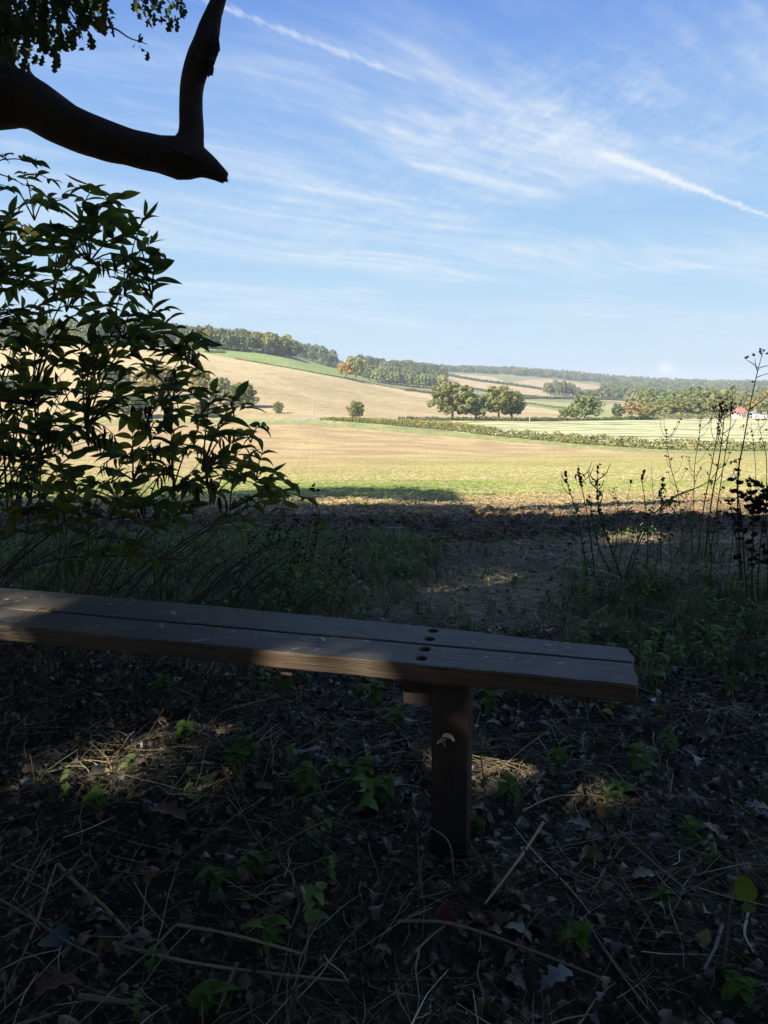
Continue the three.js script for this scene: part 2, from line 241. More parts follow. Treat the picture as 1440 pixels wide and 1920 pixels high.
function greenness(u, v) { // where grass and nettles grow on the wood's floor
  const g = fbm(u * 0.012, v * 0.02, 3) * 0.9;
  const left = 0.8 * sst(690, 560, u) * sst(1000, 1030, v) * sst(1260, 1150, v), right = 0.62 * sst(1020, 1120, u) * sst(1060, 1120, v) * sst(1330, 1230, v), strip = sst(1100, 1070, v) * sst(1012, 1030, v) * sst(860, 760, u) * 0.8;
  return clamp(Math.max(left, right, strip) * (0.85 + g) + 0.16 + 0.27 * g, 0, 1);
}
{
  const ang = []; for (let a = -180; a < -36; a += 4) ang.push(a); for (let i = 0; i <= 280; i++) ang.push(-36 + 72 * i / 280); for (let a = 40; a <= 180; a += 4) ang.push(a);
  const rad = []; for (let r = 0.22; r < 9000; r *= r < 4 ? 1.034 : 1.024) rad.push(r);
  const nA = ang.length, nR = rad.length, X = new Float32Array(nA * nR), Y = new Float32Array(nA * nR), Z = new Float32Array(nA * nR), U = new Float32Array(nA * nR), W = new Float32Array(nA * nR);
  for (let i = 0; i < nR; i++) for (let j = 0; j < nA; j++) { const a = ang[j] * Math.PI / 180, o = i * nA + j; X[o] = Math.sin(a) * rad[i]; Z[o] = -Math.cos(a) * rad[i]; Y[o] = groundY(X[o], Z[o]); const p = Math.abs(ang[j]) > 62 ? [720 + Math.sign(ang[j]) * 4000, rad[i] < 14 ? 3500 : 700] : px(X[o], Y[o], Z[o]); U[o] = p[0]; W[o] = p[1]; }
  const out = REGIONS.map(() => []);
  const cut = (poly, f) => { const a = [], b = []; for (let i = 0; i < poly.length; i++) { const p = poly[i], q = poly[(i + 1) % poly.length], fp = f(p), fq = f(q); (fp >= 0 ? a : b).push(p); if (fp >= 0 !== fq >= 0) { const t = fp / (fp - fq), m = p.map((c, k) => mix(c, q[k], t)); a.push(m); b.push(m); } } return [a, b]; };
  const give = (poly) => {
    let rest = [poly];
    for (let k = 0; k < REGIONS.length && rest.length; k++) {
      const g = REGIONS[k], next = [];
      for (const start of rest) {
        let p = start;
        for (const f of [(q) => q[4] - g.top(q[3]), (q) => g.bottom(q[3]) - q[4], (q) => q[3] - g.u0, (q) => g.u1 - q[3]]) { if (p.length < 3) break; const [a, b] = cut(p, f); if (b.length >= 3) next.push(b); p = a; }
        if (p.length >= 3) out[k].push(p);
      }
      rest = next;
    }
  };
  const vert = (o) => [X[o], Y[o], Z[o], U[o], W[o]];
  for (let i = 0; i < nR - 1; i++) for (let j = 0; j < nA - 1; j++) { const a = i * nA + j, b = a + nA; give([vert(a), vert(a + 1), vert(b + 1)]); give([vert(a), vert(b + 1), vert(b)]); }
  give(Array.from({ length: nA - 1 }, (_, j) => vert(j)));
  const soilMap = (size, c, k) => tex(512, 512, (x, y) => { const a = tfbm(x, y, 14, 5, k), b = tnoise(x, y, 90, k + 4), g = clamp(0.72 + a * c + b * c * 0.45, 0.1, 1); return [g, g * 0.985, g * 0.96]; }, { srgb: true, rx: 1 / size, ry: 1 / size });
  const bump = (size, k) => tex(512, 512, (x, y) => { const a = 0.5 + tfbm(x, y, 22, 5, k) * 0.8; return [a, a, a]; }, { rx: 1 / size, ry: 1 / size });
  const fine = soilMap(1.6, 0.55, 1), mid = soilMap(5, 0.75, 2), wide = soilMap(45, 0.5, 3), rows = tex(512, 512, (x, y) => { const g = clamp(0.74 + 0.34 * tnoise(x * 1, y, 150, 2) * 0.6 + 0.30 * n2(Math.cos(y * 6.2832) * 26, Math.sin(y * 6.2832) * 26 + 0.5 * Math.sin(x * 6.2832)) + 0.25 * tfbm(x, y, 9, 3, 1), 0.15, 1); return [g, g, g * 0.97]; }, { srgb: true, rx: 1 / 60, ry: 1 / 60 }), b1 = bump(1.3, 5), b2 = bump(4, 6);
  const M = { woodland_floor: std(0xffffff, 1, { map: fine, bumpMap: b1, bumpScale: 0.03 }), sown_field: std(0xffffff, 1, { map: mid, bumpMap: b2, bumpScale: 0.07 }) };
  const rest = std(0xffffff, 1, { map: wide }); M.hillside_field = M.distant_field = std(0xffffff, 1, { map: rows }); M.stubble_field = std(0xffffff, 1, { map: tex(256, 512, (x, y) => { const k = y * 6 + 0.35 * tnoise(x, y, 3, 8) + 0.12 * tnoise(x, y, 9, 1), st = Math.pow(0.5 + 0.5 * Math.sin(k * 6.2832), 3), p = tfbm(x, y, 12, 4, 6), f = tnoise(x, y, 110, 2); const g = clamp(0.88 - 0.6 * st * (0.75 + p) + 0.2 * p + 0.22 * f, 0.12, 1); return [g * (1 - 0.12 * st), g, g * (0.92 + 0.05 * st)]; }, { srgb: true, rx: 1 / 140, ry: 1 / 72 }) });
  const said = { woodland_floor: 'dark leaf-strewn woodland floor around the bench', sown_field: 'tan ploughed field with green seedling rows beyond the wood edge', field_margin: 'green grassy margin along the far edge of the tan field', track: 'short pale farm track by the first pole', stubble_field: 'pale green striped field beyond the long hedge', hillside_field: 'tan bare field rising across the far hillside', pasture: 'bright green pasture wedge below the hillside wood', green_field: 'small pale green field beyond the hedgerow trees', hills: 'far rolling hills under the woods' };
  const far = ['distant tan field strip to the right of the dark wood', 'thin distant tan field just below the skyline trees', 'distant tan field dome behind the dark tree clump', 'thin tan field strip below the distant tree belt'];
  let nf = 0;
  REGIONS.forEach((g, k) => {
    const pos = [], col = [], uv = [], idx = [], seen = new Map();
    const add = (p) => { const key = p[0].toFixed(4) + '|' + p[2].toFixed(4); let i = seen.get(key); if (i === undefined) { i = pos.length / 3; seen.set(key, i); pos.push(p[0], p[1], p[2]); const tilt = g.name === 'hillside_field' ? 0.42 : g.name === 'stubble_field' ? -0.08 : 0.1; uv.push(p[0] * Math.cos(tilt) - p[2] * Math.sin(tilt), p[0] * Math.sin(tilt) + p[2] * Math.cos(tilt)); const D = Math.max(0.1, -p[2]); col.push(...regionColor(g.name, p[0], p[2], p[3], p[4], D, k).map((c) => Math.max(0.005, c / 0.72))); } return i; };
    for (const p of out[k]) { const id = p.map(add); for (let i = 1; i < id.length - 1; i++) if (id[0] !== id[i] && id[i] !== id[i + 1] && id[0] !== id[i + 1]) idx.push(id[0], id[i + 1], id[i]); }
    if (!idx.length) return;
    const geo = new THREE.BufferGeometry(); geo.setAttribute('position', new THREE.Float32BufferAttribute(pos, 3)); geo.setAttribute('uv', new THREE.Float32BufferAttribute(uv, 2)); geo.setAttribute('color', new THREE.Float32BufferAttribute(col, 3)); geo.setIndex(idx); geo.computeVertexNormals();
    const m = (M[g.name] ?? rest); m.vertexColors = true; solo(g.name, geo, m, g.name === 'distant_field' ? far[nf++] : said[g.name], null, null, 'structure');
  });
}

// ------------------------------------------------------------------ bench of two weathered planks
const BY = 0.535, BO = on(846, 1605).y, BX = V(0.9706, 0, 0.2408), BZ = V(0.2408, 0, -0.9706), B0 = V(0.584, BY, -1.55); // right front top corner, along, across (away)
const onBench = (u, v) => { const d = dirOf(u, v), t = (BY - EYE) / d.y, p = V(d.x * t, BY, d.z * t).sub(B0); return [p.dot(BX), p.dot(BZ)]; };
const benchPoint = (u, v, lift = 0) => { const [s, w] = onBench(u, v); return B0.clone().addScaledVector(BX, s).addScaledVector(BZ, w).setY(BY + lift); };
{
  const wood = (k, base, dark, spots = 1) => tex(1024, 256, (x, y) => {
    const g = 0.55 + 0.32 * n2(x * 4 + k, y * 60 + 1.5 * n2(x * 2.1, y * 3 + k)) + 0.22 * n2(x * 16, y * 190 + k) + 0.30 * fbm(x * 3 + k, y * 4, 3, n2b), crack = sst(0.86, 0.97, 1 - Math.abs(n2(x * 1.1 + k * 2, y * 24))) * sst(-0.1, 0.4, n2b(x * 3, y * 9)) * 0.8;
    const worn = sst(0.05, 0.5, fbm(x * 4 + k, y * 1.8, 4)), lich = Math.max(sst(0.34, 0.5, fbm(x * 26, y * 6 + k, 4, n2b)) * sst(0.05, 0.35, fbm(x * 4 + 9, y * 1.5 + k, 2)), sst(0.80, 0.9, n2(x * 120, y * 26 + k)) * 0.7);
    let c = mix3(dark, base, clamp(g)); c = mix3(c, [base[0] * 1.5, base[1] * 1.35, base[2] * 1.2], worn * 0.55); c = c.map((q) => q * (1 - crack * 0.75)); return mix3(c, [0.34, 0.37, 0.36], lich * 0.5 * spots);
  }, { srgb: true, rx: 1 / 1.7, ry: 1 / 0.34 });
  const height = tex(1024, 256, (x, y) => { const g = 0.5 + 0.2 * n2(x * 6, y * 70) + 0.2 * n2(x * 24, y * 180) - 0.6 * sst(0.90, 0.97, 1 - Math.abs(n2(x * 1.3 + 6, y * 22))) * sst(0, 0.4, n2b(x * 3, y * 9)); return [g, g, g]; }, { rx: 1 / 1.7, ry: 1 / 0.34 });
  const topM = std(0xffffff, 0.62, { map: wood(3, [0.074, 0.067, 0.058], [0.030, 0.027, 0.023]), bumpMap: height, bumpScale: 0.002 });
  const sideM = std(0xffffff, 0.7, { map: wood(5, [0.105, 0.070, 0.042], [0.034, 0.023, 0.015], 0), bumpMap: height, bumpScale: 0.002 });
  const postM = std(0xffffff, 0.65, { map: wood(9, [0.034, 0.019, 0.012], [0.012, 0.008, 0.006], 0), bumpMap: height, bumpScale: 0.0015 });
  const bench = thing('wooden_bench', 'weathered backless plank bench on a dark square post in the wood', 'bench', [B0.x, BO, B0.z], -Math.atan2(BX.z, BX.x));
  const top = BY - BO; // local axes: x along the bench, z towards the viewer
  function plank(outline, holes) {
    const sh = new THREE.Shape(); outline.forEach(([s, w], i) => (i ? sh.lineTo(s, w) : sh.moveTo(s, w)));
    for (const [s, w] of holes) { const h = new THREE.Path(); h.absellipse(s, w, 0.0135, 0.0135, 0, Math.PI * 2, true); sh.holes.push(h); }
    const g = new THREE.ExtrudeGeometry(sh, { depth: 0.038, bevelEnabled: true, bevelThickness: 0.004, bevelSize: 0.004, bevelOffset: -0.004, bevelSegments: 2, curveSegments: 14 });
    g.rotateX(-Math.PI / 2); g.translate(0, top - 0.042, 0);
    return part('plank', g, [topM, sideM], bench);
  }
  const hole = [[812, 1182], [805, 1197], [797, 1217], [790, 1234]].map(([u, v]) => onBench(u, v));
  const edge = (uv, from, to, n, j) => { const out = []; for (let i = 0; i <= n; i++) { const s = mix(from, to, i / n); out.push([s, uv(s) + j * n2(s * 7, j * 900) + j * 0.5 * n2(s * 31, j * 400)]); } return out; };
  const backW = curve([[-3, 0.333], [-1.9, 0.333], [-1.2, 0.318], [-0.6, 0.293], [0, 0.243]]);
  const front = plank([...edge(() => 0, -2.7, -0.004, 90, 0.004), [0.003, 0.04], [-0.001, 0.09], ...edge(() => 0.139, 0.0, -2.7, 60, 0.0022)], hole.slice(2));
  const back = plank([...edge(() => 0.149, -2.7, 0.0, 60, 0.0022), [0.008, 0.19], [-0.002, 0.215], ...edge(backW, -0.004, -2.7, 60, 0.0035)], hole.slice(0, 2)); back.position.y = -0.001;
  for (const [k, [s, w]] of hole.entries()) { const b = part('bolt', new THREE.CylinderGeometry(0.009, 0.009, 0.012, 6), std([0.03, 0.022, 0.018], 0.6, { metalness: 0.5 }), k < 2 ? back : front); b.position.set(s, top - 0.034, -w); }
  const box = (w, h, d) => { const g = new THREE.ExtrudeGeometry(new THREE.Shape([new THREE.Vector2(-w / 2 + 0.003, -d / 2 + 0.003), new THREE.Vector2(w / 2 - 0.003, -d / 2 + 0.003), new THREE.Vector2(w / 2 - 0.003, d / 2 - 0.003), new THREE.Vector2(-w / 2 + 0.003, d / 2 - 0.003)]), { depth: h - 0.006, bevelEnabled: true, bevelThickness: 0.003, bevelSize: 0.003, bevelSegments: 2 }); g.rotateX(-Math.PI / 2); g.translate(0, 0.003, 0); const p = g.attributes.position, uv = g.attributes.uv; for (let i = 0; i < p.count; i++) uv.setXY(i, p.getY(i), p.getX(i) + p.getZ(i)); return g; };
  const post = (s) => { const p = part('post', box(0.092, top + 0.3 - 0.043, 0.10), postM, bench); p.position.set(s, -0.3, -0.085); return p; };
  const sp = onBench(846, 1256)[0] - 0.004; const p1 = post(sp); p1.rotation.z = 0.006; post(sp - 1.72);
  const beam = part('bearer', box(0.085, 0.098, 0.20), postM, bench); beam.position.set(sp - 0.0905, top - 0.043 - 0.1, -0.175);
  const bat = part('batten', box(0.03, 0.03, 0.24), sideM, bench); bat.position.set(onBench(511, 1238)[0] + 0.003, top - 0.043 - 0.031, -0.142);
}

// ------------------------------------------------------------------ the oak whose limb crosses the sky, and the wood behind that shades the ground
const barkTex = tex(512, 512, (x, y) => { const a = 0.5 + 0.5 * tnoise(x, y * 0.999, 26) * 1.2 + 0.4 * tfbm(x, y, 30, 3, 4), g = clamp(0.35 + 0.8 * a, 0.1, 1); return [g, g * 0.94, g * 0.88]; }, { srgb: true, rx: 1 / 0.5, ry: 1 / 0.9 });
const barkBump = tex(512, 512, (x, y) => { const a = 0.5 + 0.45 * (1 - 2 * Math.abs(tnoise(x, y, 30))) + 0.2 * tfbm(x, y, 60, 2); return [a, a, a]; }, { rx: 1 / 0.5, ry: 1 / 0.9 });
const bark = std([0.05, 0.039, 0.030], 0.95, { map: barkTex, bumpMap: barkBump, bumpScale: 0.03 });
const paleBark = std([0.12, 0.105, 0.085], 0.95, { map: barkTex, bumpMap: barkBump, bumpScale: 0.02 });
const twigM = std([0.038, 0.028, 0.022], 0.9), deadM = std([0.05, 0.036, 0.027], 0.95);
const oakLeafG = [0, 1, 2, 3].map((k) => leaf({ L: 0.095, W: 0.029, n: 18, fold: 0.15 + 0.12 * k, curl: [0.3, 0.7, -0.4, 1.1][k], twist: [0, 0.5, -0.6, 0.9][k], shape: oakShape, stalk: 0.012 }));
const oakGreen = leafMat([0.040, 0.060, 0.017], 0.16), oakGold = leafMat([0.13, 0.08, 0.02], 0.25);
const limbSeg = (pts, D, rad) => tube(pts.map(([u, v], i) => at(u, v, typeof D === 'number' ? D : D[i])), pts.map((p) => p[2] / F * 4.95 * (rad ?? 1)), 22, { rough: 0.05, freq: 2.6, steps: pts.length * 7 });
const OD = 4.9, trees = [];
const oak = (() => {
  const base = at(-420, 900, OD + 0.2), gy = groundY(base.x, base.z), t = thing('oak_tree', 'big oak whose bare crooked limb reaches across the sky at upper left', 'tree', [base.x, gy, base.z]);
  const local = (g) => g.translate(-base.x, -gy, -base.z);
  const trunkTop = at(-330, -500, OD);
  part('trunk', local(tube([V(base.x, gy - 0.3, base.z), V(base.x + 0.03, gy + 0.5, base.z), V(base.x + 0.12, gy + 1.9, base.z), V(base.x + 0.25, gy + 3.4, base.z), V(trunkTop.x, gy + 6.5, trunkTop.z), V(trunkTop.x + 0.4, gy + 10, trunkTop.z + 0.6)], [0.75, 0.5, 0.42, 0.38, 0.26, 0.09], 20, { rough: 0.06, freq: 1.6, steps: 40 })), bark, t);
  const limb = part('limb', local(limbSeg([[-400, 330, 74], [-260, 232, 66], [-120, 186, 58], [-40, 178, 54], [22, 181, 49], [64, 196, 41], [107, 225, 38.5], [147, 245, 36], [195, 263, 33], [245, 277, 29.5], [297, 289, 29], [335, 296, 35], [362, 301, 31], [384, 309, 22], [405, 322, 15], [422, 334, 10]], OD)), bark, t);
  part('splinter', local(mergeGeometries([...Array(9)].map((_, i) => { const p = at(418 + rr(-4, 4), 331 + rr(-7, 7), OD), e = at(427 + rr(-3, 3), 337 + rr(-7, 6), OD + rr(-0.02, 0.02)); return tube([p, e], [rr(0.006, 0.013), 0.001], 5); }))), bark, limb);
  part('fork', local(limbSeg([[346, 296, 38], [353, 276, 28], [358, 256, 21.5], [359, 236, 20], [358, 205, 19.5], [360, 165, 19.5], [366, 135, 20], [375, 108, 21], [385, 82, 20], [393, 52, 17.5], [401, 25, 13.5], [410, 0, 11.5], [419, -40, 10.5], [426, -110, 9], [418, -210, 7]], OD)), bark, t);
  part('fork', local(limbSeg([[-70, 172, 50], [-40, 150, 42], [-22, 110, 36], [-14, 60, 31], [-16, 0, 29], [-30, -90, 24], [-20, -220, 18]], OD + 0.05)), bark, t);
  // loose bark plates on the upright
  const flakes = []; const fr = rng(5);
  for (let i = 0; i < 34; i++) { const v = rr(56, 160, fr), e = v < 120 ? mix(409, 399, (v - 56) / 64) : mix(399, 384, (v - 120) / 40), s = v > 130 ? rr(2, 5, fr) : rr(4, 11, fr), p = at(e - rr(0, 8, fr), v, OD + rr(-0.05, 0.03, fr)); const g = new THREE.IcosahedronGeometry(s / F * 5, 1); const q = g.attributes.position; for (let k = 0; k < q.count; k++) { const f = 0.6 + 0.7 * Math.abs(n3(q.getX(k) * 90 + i, q.getY(k) * 60, q.getZ(k) * 90)); q.setXYZ(k, q.getX(k) * f * 0.7, q.getY(k) * f * 1.5, q.getZ(k) * f); } g.translate(p.x, p.y, p.z); g.computeVertexNormals(); flakes.push(g); }
  part('bark_flake', local(mergeGeometries(flakes)), bark, limb);
  // leafy sprays hanging into the top left corner: each in-view leaf is its own piece
  const sprays = [ // twig lines in the photograph
    [[-40, -60], [20, -20], [70, 20], [110, 45]], [[-20, -50], [60, -25], [120, 10], [150, 55], [155, 75]], [[0, -60], [100, -40], [170, 5], [196, 50]], [[60, -70], [150, -40], [190, 0], [205, 20]], [[-50, 0], [0, 30], [40, 55], [90, 68]],
    [[-40, 40], [10, 60], [40, 85], [55, 125]], [[-30, 10], [20, 20], [60, 35], [95, 70]], [[-60, -30], [30, -10], [100, 20], [140, 45]], [[-40, 60], [5, 70], [30, 95], [60, 110]], [[150, 30], [196, 50], [218, 55], [240, 70], [262, 78], [276, 83]], [[200, -80], [255, -30], [285, 5], [300, 22]], [[230, -90], [290, -30], [318, 5], [340, 22]], [[240, -80], [300, -40], [325, -5], [338, 15]],
    [[-50, -60], [30, -50], [110, -20], [170, 20], [185, 45]], [[-80, 10], [-10, 35], [30, 50], [70, 60]], [[-60, -10], [10, 5], [50, 15], [90, 30]], [[-10, -40], [60, -15], [95, 5], [130, 30]], [[40, -50], [90, -25], [130, -5], [170, 30]], [[-60, 50], [0, 62], [35, 70], [60, 90]],
  ];
  const sr = rng(31), twigs = []; let count = 0; const more = [];
  sprays.forEach((line, k) => {
    const D = OD + rr(-0.5, 0.7, sr), pts = line.map(([u, v]) => at(u, v, D + rr(-0.1, 0.1, sr)));
    twigs.push(tube(pts, [0.009, 0.006, 0.004, 0.002], 5, { steps: 14 }));
    const c = new THREE.CatmullRomCurve3(pts), few = k === 9, n = few ? 9 : 36;
    for (let i = 0; i < n; i++) {
      const q = c.getPoint(few ? [0.2, 0.42, 0.44, 0.62, 0.72, 0.86, 0.93, 0.97, 1][i] : Math.pow(sr(), 0.7)), side = few ? 0.05 : 0.15; q.x += rr(-side, side, sr); q.y += rr(-side, side * 0.6, sr); q.z += rr(-side, side, sr);
      const [u, v] = px(q.x, q.y, q.z); if (!few && (u > 345 || v > 135 || (u > 212 && u < 250) || v > 120 - Math.max(0, u - 70) * 0.42 + 22 * n2(u * 0.03, 3) && u < 212 || v > 40 && u > 250)) continue;
      const M = mat4(q.sub(V(base.x, gy, base.z)), eul(rr(0, 6.28, sr), rr(-0.2, 1.3, sr), rr(-1, 1, sr)), rr(0.65, 1.1, sr) * (few ? 0.75 : 1)), g = oakLeafG[Math.floor(sr() * 4)], gold = sr() < 0.07;
      if (v > -30 && u > -30 && count < 299) { const m = part('leaf', g, gold ? oakGold : oakGreen, t); m.applyMatrix4(M); count++; } else more.push([g, M]);
    }
  });
  part('twig', local(mergeGeometries(twigs)), twigM, t);
  if (more.length) tag(part('foliage', mergeGeometries(more.map(([g, M]) => g.clone().applyMatrix4(M))), oakGreen, t), null, null, null, 'stuff');
  trees.push({ t, x: base.x, z: base.z, y: gy, list: [] });
  return t;
})();
{ // the wood: trunks outside the frame, their crowns grown where the photograph shows shade
  const spots = [[-8.3, 1.2], [-3.4, 3.6], [-10.5, -4.5], [-13.5, -9.5], [-6.5, 7.5], [1.8, 4.6], [-13, 3], [-1.2, 9], [6.4, 3.2], [5.2, 8.8], [-17.5, -7], [10.5, -0.5]];
  const said = ['nearest broadleaf tree to the left of the oak', 'woodland tree behind the bench viewer', 'woodland tree at the field edge left of the oak', 'edge tree shading the field strip on the left', 'tree deeper in the wood behind left', 'woodland tree behind right of the bench viewer', 'far left woodland tree behind the oak', 'tree in the middle of the wood behind', 'woodland tree to the right of the clearing', 'tree deep in the wood behind right', 'outermost edge tree on the left', 'edge tree standing right of the clearing'];
  spots.forEach(([x, z], i) => {
    const y = groundY(x, z), t = thing('broadleaf_tree', said[i], 'tree', [x, y, z]), r = rng(80 + i), H = 11 + r() * 3, lx = rr(-0.6, 0.6, r), lz = rr(-0.6, 0.6, r);
    part('trunk', tube([V(0, -0.3, 0), V(0, 0.4, 0), V(lx * 0.3, H * 0.3, lz * 0.3), V(lx * 0.7, H * 0.65, lz * 0.7), V(lx, H, lz)], [0.42, 0.3, 0.24, 0.15, 0.03], 12, { rough: 0.06, freq: 1.8, steps: 20 }), bark, t);
    for (let k = 0; k < 7; k++) { const h = H * rr(0.36, 0.8, r), a = k * 2.4 + r(), l = rr(1.8, 3.4, r), s = V(lx * h / H, h, lz * h / H), e = V(s.x + Math.cos(a) * l, h + l * 0.45, s.z + Math.sin(a) * l), [u, v] = px(e.x + x, e.y + y, e.z + z); if (u > -80 && u < 1520 && v > -80) continue; part('limb', tube([s, V(mix(s.x, e.x, 0.5), mix(s.y, e.y, 0.35), mix(s.z, e.z, 0.5)), e], [0.09, 0.06, 0.02], 7, { steps: 7 }), bark, t); }
    trees.push({ t, x, z, y, list: [] });
  });
  const r = rng(99), kz = 1 / SUN.y;
  const shadeTo = curve([[-4000, 934], [200, 934], [420, 925], [560, 916], [760, 915], [850, 921], [885, 970], [1000, 982], [1200, 978], [1440, 971], [5500, 971]]);
  const slots = [[640, 941, 130, 7], [800, 946, 80, 4]]; // sunlit slots between the lobes of shade (column, row, half width, half height)
  const spot = (u, v, rad) => { const p = on(u, v); return [p, rad]; };
  const gaps = [spot(300, 1452, 0.045), spot(395, 1466, 0.04), spot(250, 1430, 0.065), spot(150, 1390, 0.045), spot(30, 1490, 0.03), spot(1126, 1528, 0.02), spot(842, 1108, 0.11), spot(930, 1088, 0.13), spot(965, 1076, 0.10), spot(1150, 1012, 0.16), spot(1210, 1016, 0.14), spot(1250, 1005, 0.12), spot(1420, 1010, 0.1), spot(270, 1290, 0.05)];
  for (let u = 420; u <= 700; u += 70) gaps.push([benchPoint(u, 1172 + 0.0943 * u + 6, -0.012), u < 480 || u > 660 ? 0.03 : 0.05]);
  for (const [u, v, q] of [[20, 1118, 0.08], [80, 1116, 0.06], [15, 1152, 0.07]]) gaps.push([benchPoint(u, v), q]);
  { const p = at(842, 1378, 1.69); gaps.push([p, 0.05]); }
  const ok = (p) => {
    const [u, v] = px(p.x, p.y, p.z); if (p.z < -0.3 && u > -75 && u < 1515 && v > -75) return false;
    for (const [q, rad] of gaps) { const d = V(p.x - q.x, p.y - q.y, p.z - q.z), t = d.dot(SUN); if (d.lengthSq() - t * t < (rad + 0.085) ** 2) return false; }
    let t = (p.y + 0.5) * kz, x, z; for (let i = 0; i < 6; i++) { x = p.x - SUN.x * t; z = p.z - SUN.z * t; t = (p.y - groundY(x, z)) * kz; }
    const [su, sv] = px(x, groundY(x, z), z); if (z > -0.5) return true; if (sv < shadeTo(su) + 3.5 * n2(x * 1.1, z * 0.6) + (R() - 0.5) * 4) return false;
    for (const [a, b, w, h] of slots) if (((su - a) / w) ** 2 + ((sv - b - 2 * n2(su * 0.02, 1)) / h) ** 2 < 1) return false;
    return true;
  };
  const grow = (p) => { let best = trees[0], bd = 1e9; for (const t of trees) { const d = (t.x - p.x) ** 2 + (t.z - p.z) ** 2; if (d < bd) { bd = d; best = t; } } best.list.push(p); };
  const reach = (D) => 0.62 * D + 2.5;
  for (let i = 0; i < 26000; i++) { const D = Math.sqrt(r()) * 12 - 1.2, x = rr(-reach(Math.max(0, D)), reach(Math.max(0, D)), r), z = -D, h = mix(4.3, 11, Math.pow(r(), 1.25)), g = groundY(x, z), t = (h - g) * kz, p = V(x + SUN.x * t, h, z + SUN.z * t); if (ok(p)) grow(p); }
  for (let i = 0; i < 14000; i++) { const D = rr(9, 25, r), x = rr(-16, 6, r), z = -D, h = rr(5, 13.5, r), g = groundY(x, z), t = (h - g) * kz, p = V(x + SUN.x * t, h, z + SUN.z * t); if (ok(p)) grow(p); }
  for (let i = 0; i < 11000; i++) { const p = V(rr(-17, 13, r), mix(3.6, 12, r()), rr(-5, 15, r)); if (ok(p)) grow(p); }
  for (let i = 0; i < 2600; i++) { const k = r(), q = k < 0.75 ? at(rr(-200, 430, r), rr(120, 345, r), 4.9) : at(rr(330, 430, r), rr(-60, 300, r), 4.9), l = rr(3.2, 11, r) , p = q.clone().addScaledVector(SUN, l); p.x += rr(-0.2, 0.2, r); p.z += rr(-0.2, 0.2, r); const [u, v] = px(p.x, p.y, p.z); if (p.z < -0.3 && u > -75 && u < 1515 && v > -75) continue; if (gaps.some(([g, rad]) => { const d = p.clone().sub(g), t = d.dot(SUN); return d.lengthSq() - t * t < (rad + 0.085) ** 2; })) continue; grow(p); }
  const sprig = mergeGeometries([...Array(6)].map((_, i) => leaf({ L: 0.17, W: 0.055, n: 4, fold: 0.2, curl: 0.3 }).applyMatrix4(mat4(V(rr(-0.1, 0.1, r), rr(-0.08, 0.08, r), rr(-0.1, 0.1, r)), eul(i * 1.1 + r(), rr(-0.5, 0.9, r), rr(-1, 1, r)), 1))));
  const canopyM = std([0.045, 0.068, 0.018], 0.9);
  for (const t of trees) if (t.list.length) tag(scatter('crown', sprig, canopyM, t.list.map((p) => [mat4(V(p.x - t.x, p.y - t.y, p.z - t.z), eul(r() * 6.28, rr(-0.6, 0.6, r), rr(-0.6, 0.6, r)), rr(0.85, 1.35, r)), null]), t.t), null, null, null, 'stuff');
  // dense understorey at the back of the clearing keeps low light out from behind
  const holly = [2, 3, 4, 5, 6];
  const leafs = []; for (let i = 0; i < 2600; i++) { const a = r() * 6.28, b = Math.acos(rr(-0.3, 1, r)), q = Math.pow(r(), 0.4); leafs.push(leaf({ L: 0.24, W: 0.09, n: 2, fold: 0.2, curl: 0.4 }).applyMatrix4(mat4(V(1.5 * q * Math.sin(b) * Math.cos(a), 1.25 + 1.35 * q * Math.cos(b), 1.5 * q * Math.sin(b) * Math.sin(a)), eul(r() * 6.28, rr(-0.7, 0.7, r), rr(-0.7, 0.7, r)), 1))); }
  const bushG = mergeGeometries(leafs), stemG = mergeGeometries([0, 1, 2, 3, 4].map((k) => tube([V(0.1 * Math.cos(k * 1.3), -0.1, 0.1 * Math.sin(k * 1.3)), V(0.5 * Math.cos(k * 1.3), 0.9, 0.5 * Math.sin(k * 1.3)), V(0.8 * Math.cos(k * 1.3), 1.9, 0.8 * Math.sin(k * 1.3))], [0.03, 0.02, 0.008], 5)));
  for (const k of holly) { const a = mix(-1.7, 1.7, k / 8), d = 6.2 + 0.8 * (k % 3), x = Math.sin(a) * d, z = Math.cos(a) * d + 0.5, b = thing('understorey_bush', 'dark evergreen bush behind the clearing, ' + ['first', 'second', 'third', 'fourth', 'fifth'][k - 2] + ' from the left', 'bush', [x, groundY(x, z), z], k * 1.7, 'bushes behind the clearing'); part('foliage', bushG, canopyM, b).scale.set(1.25, 1.3, 1.25); part('stem', stemG, twigM, b); }
}

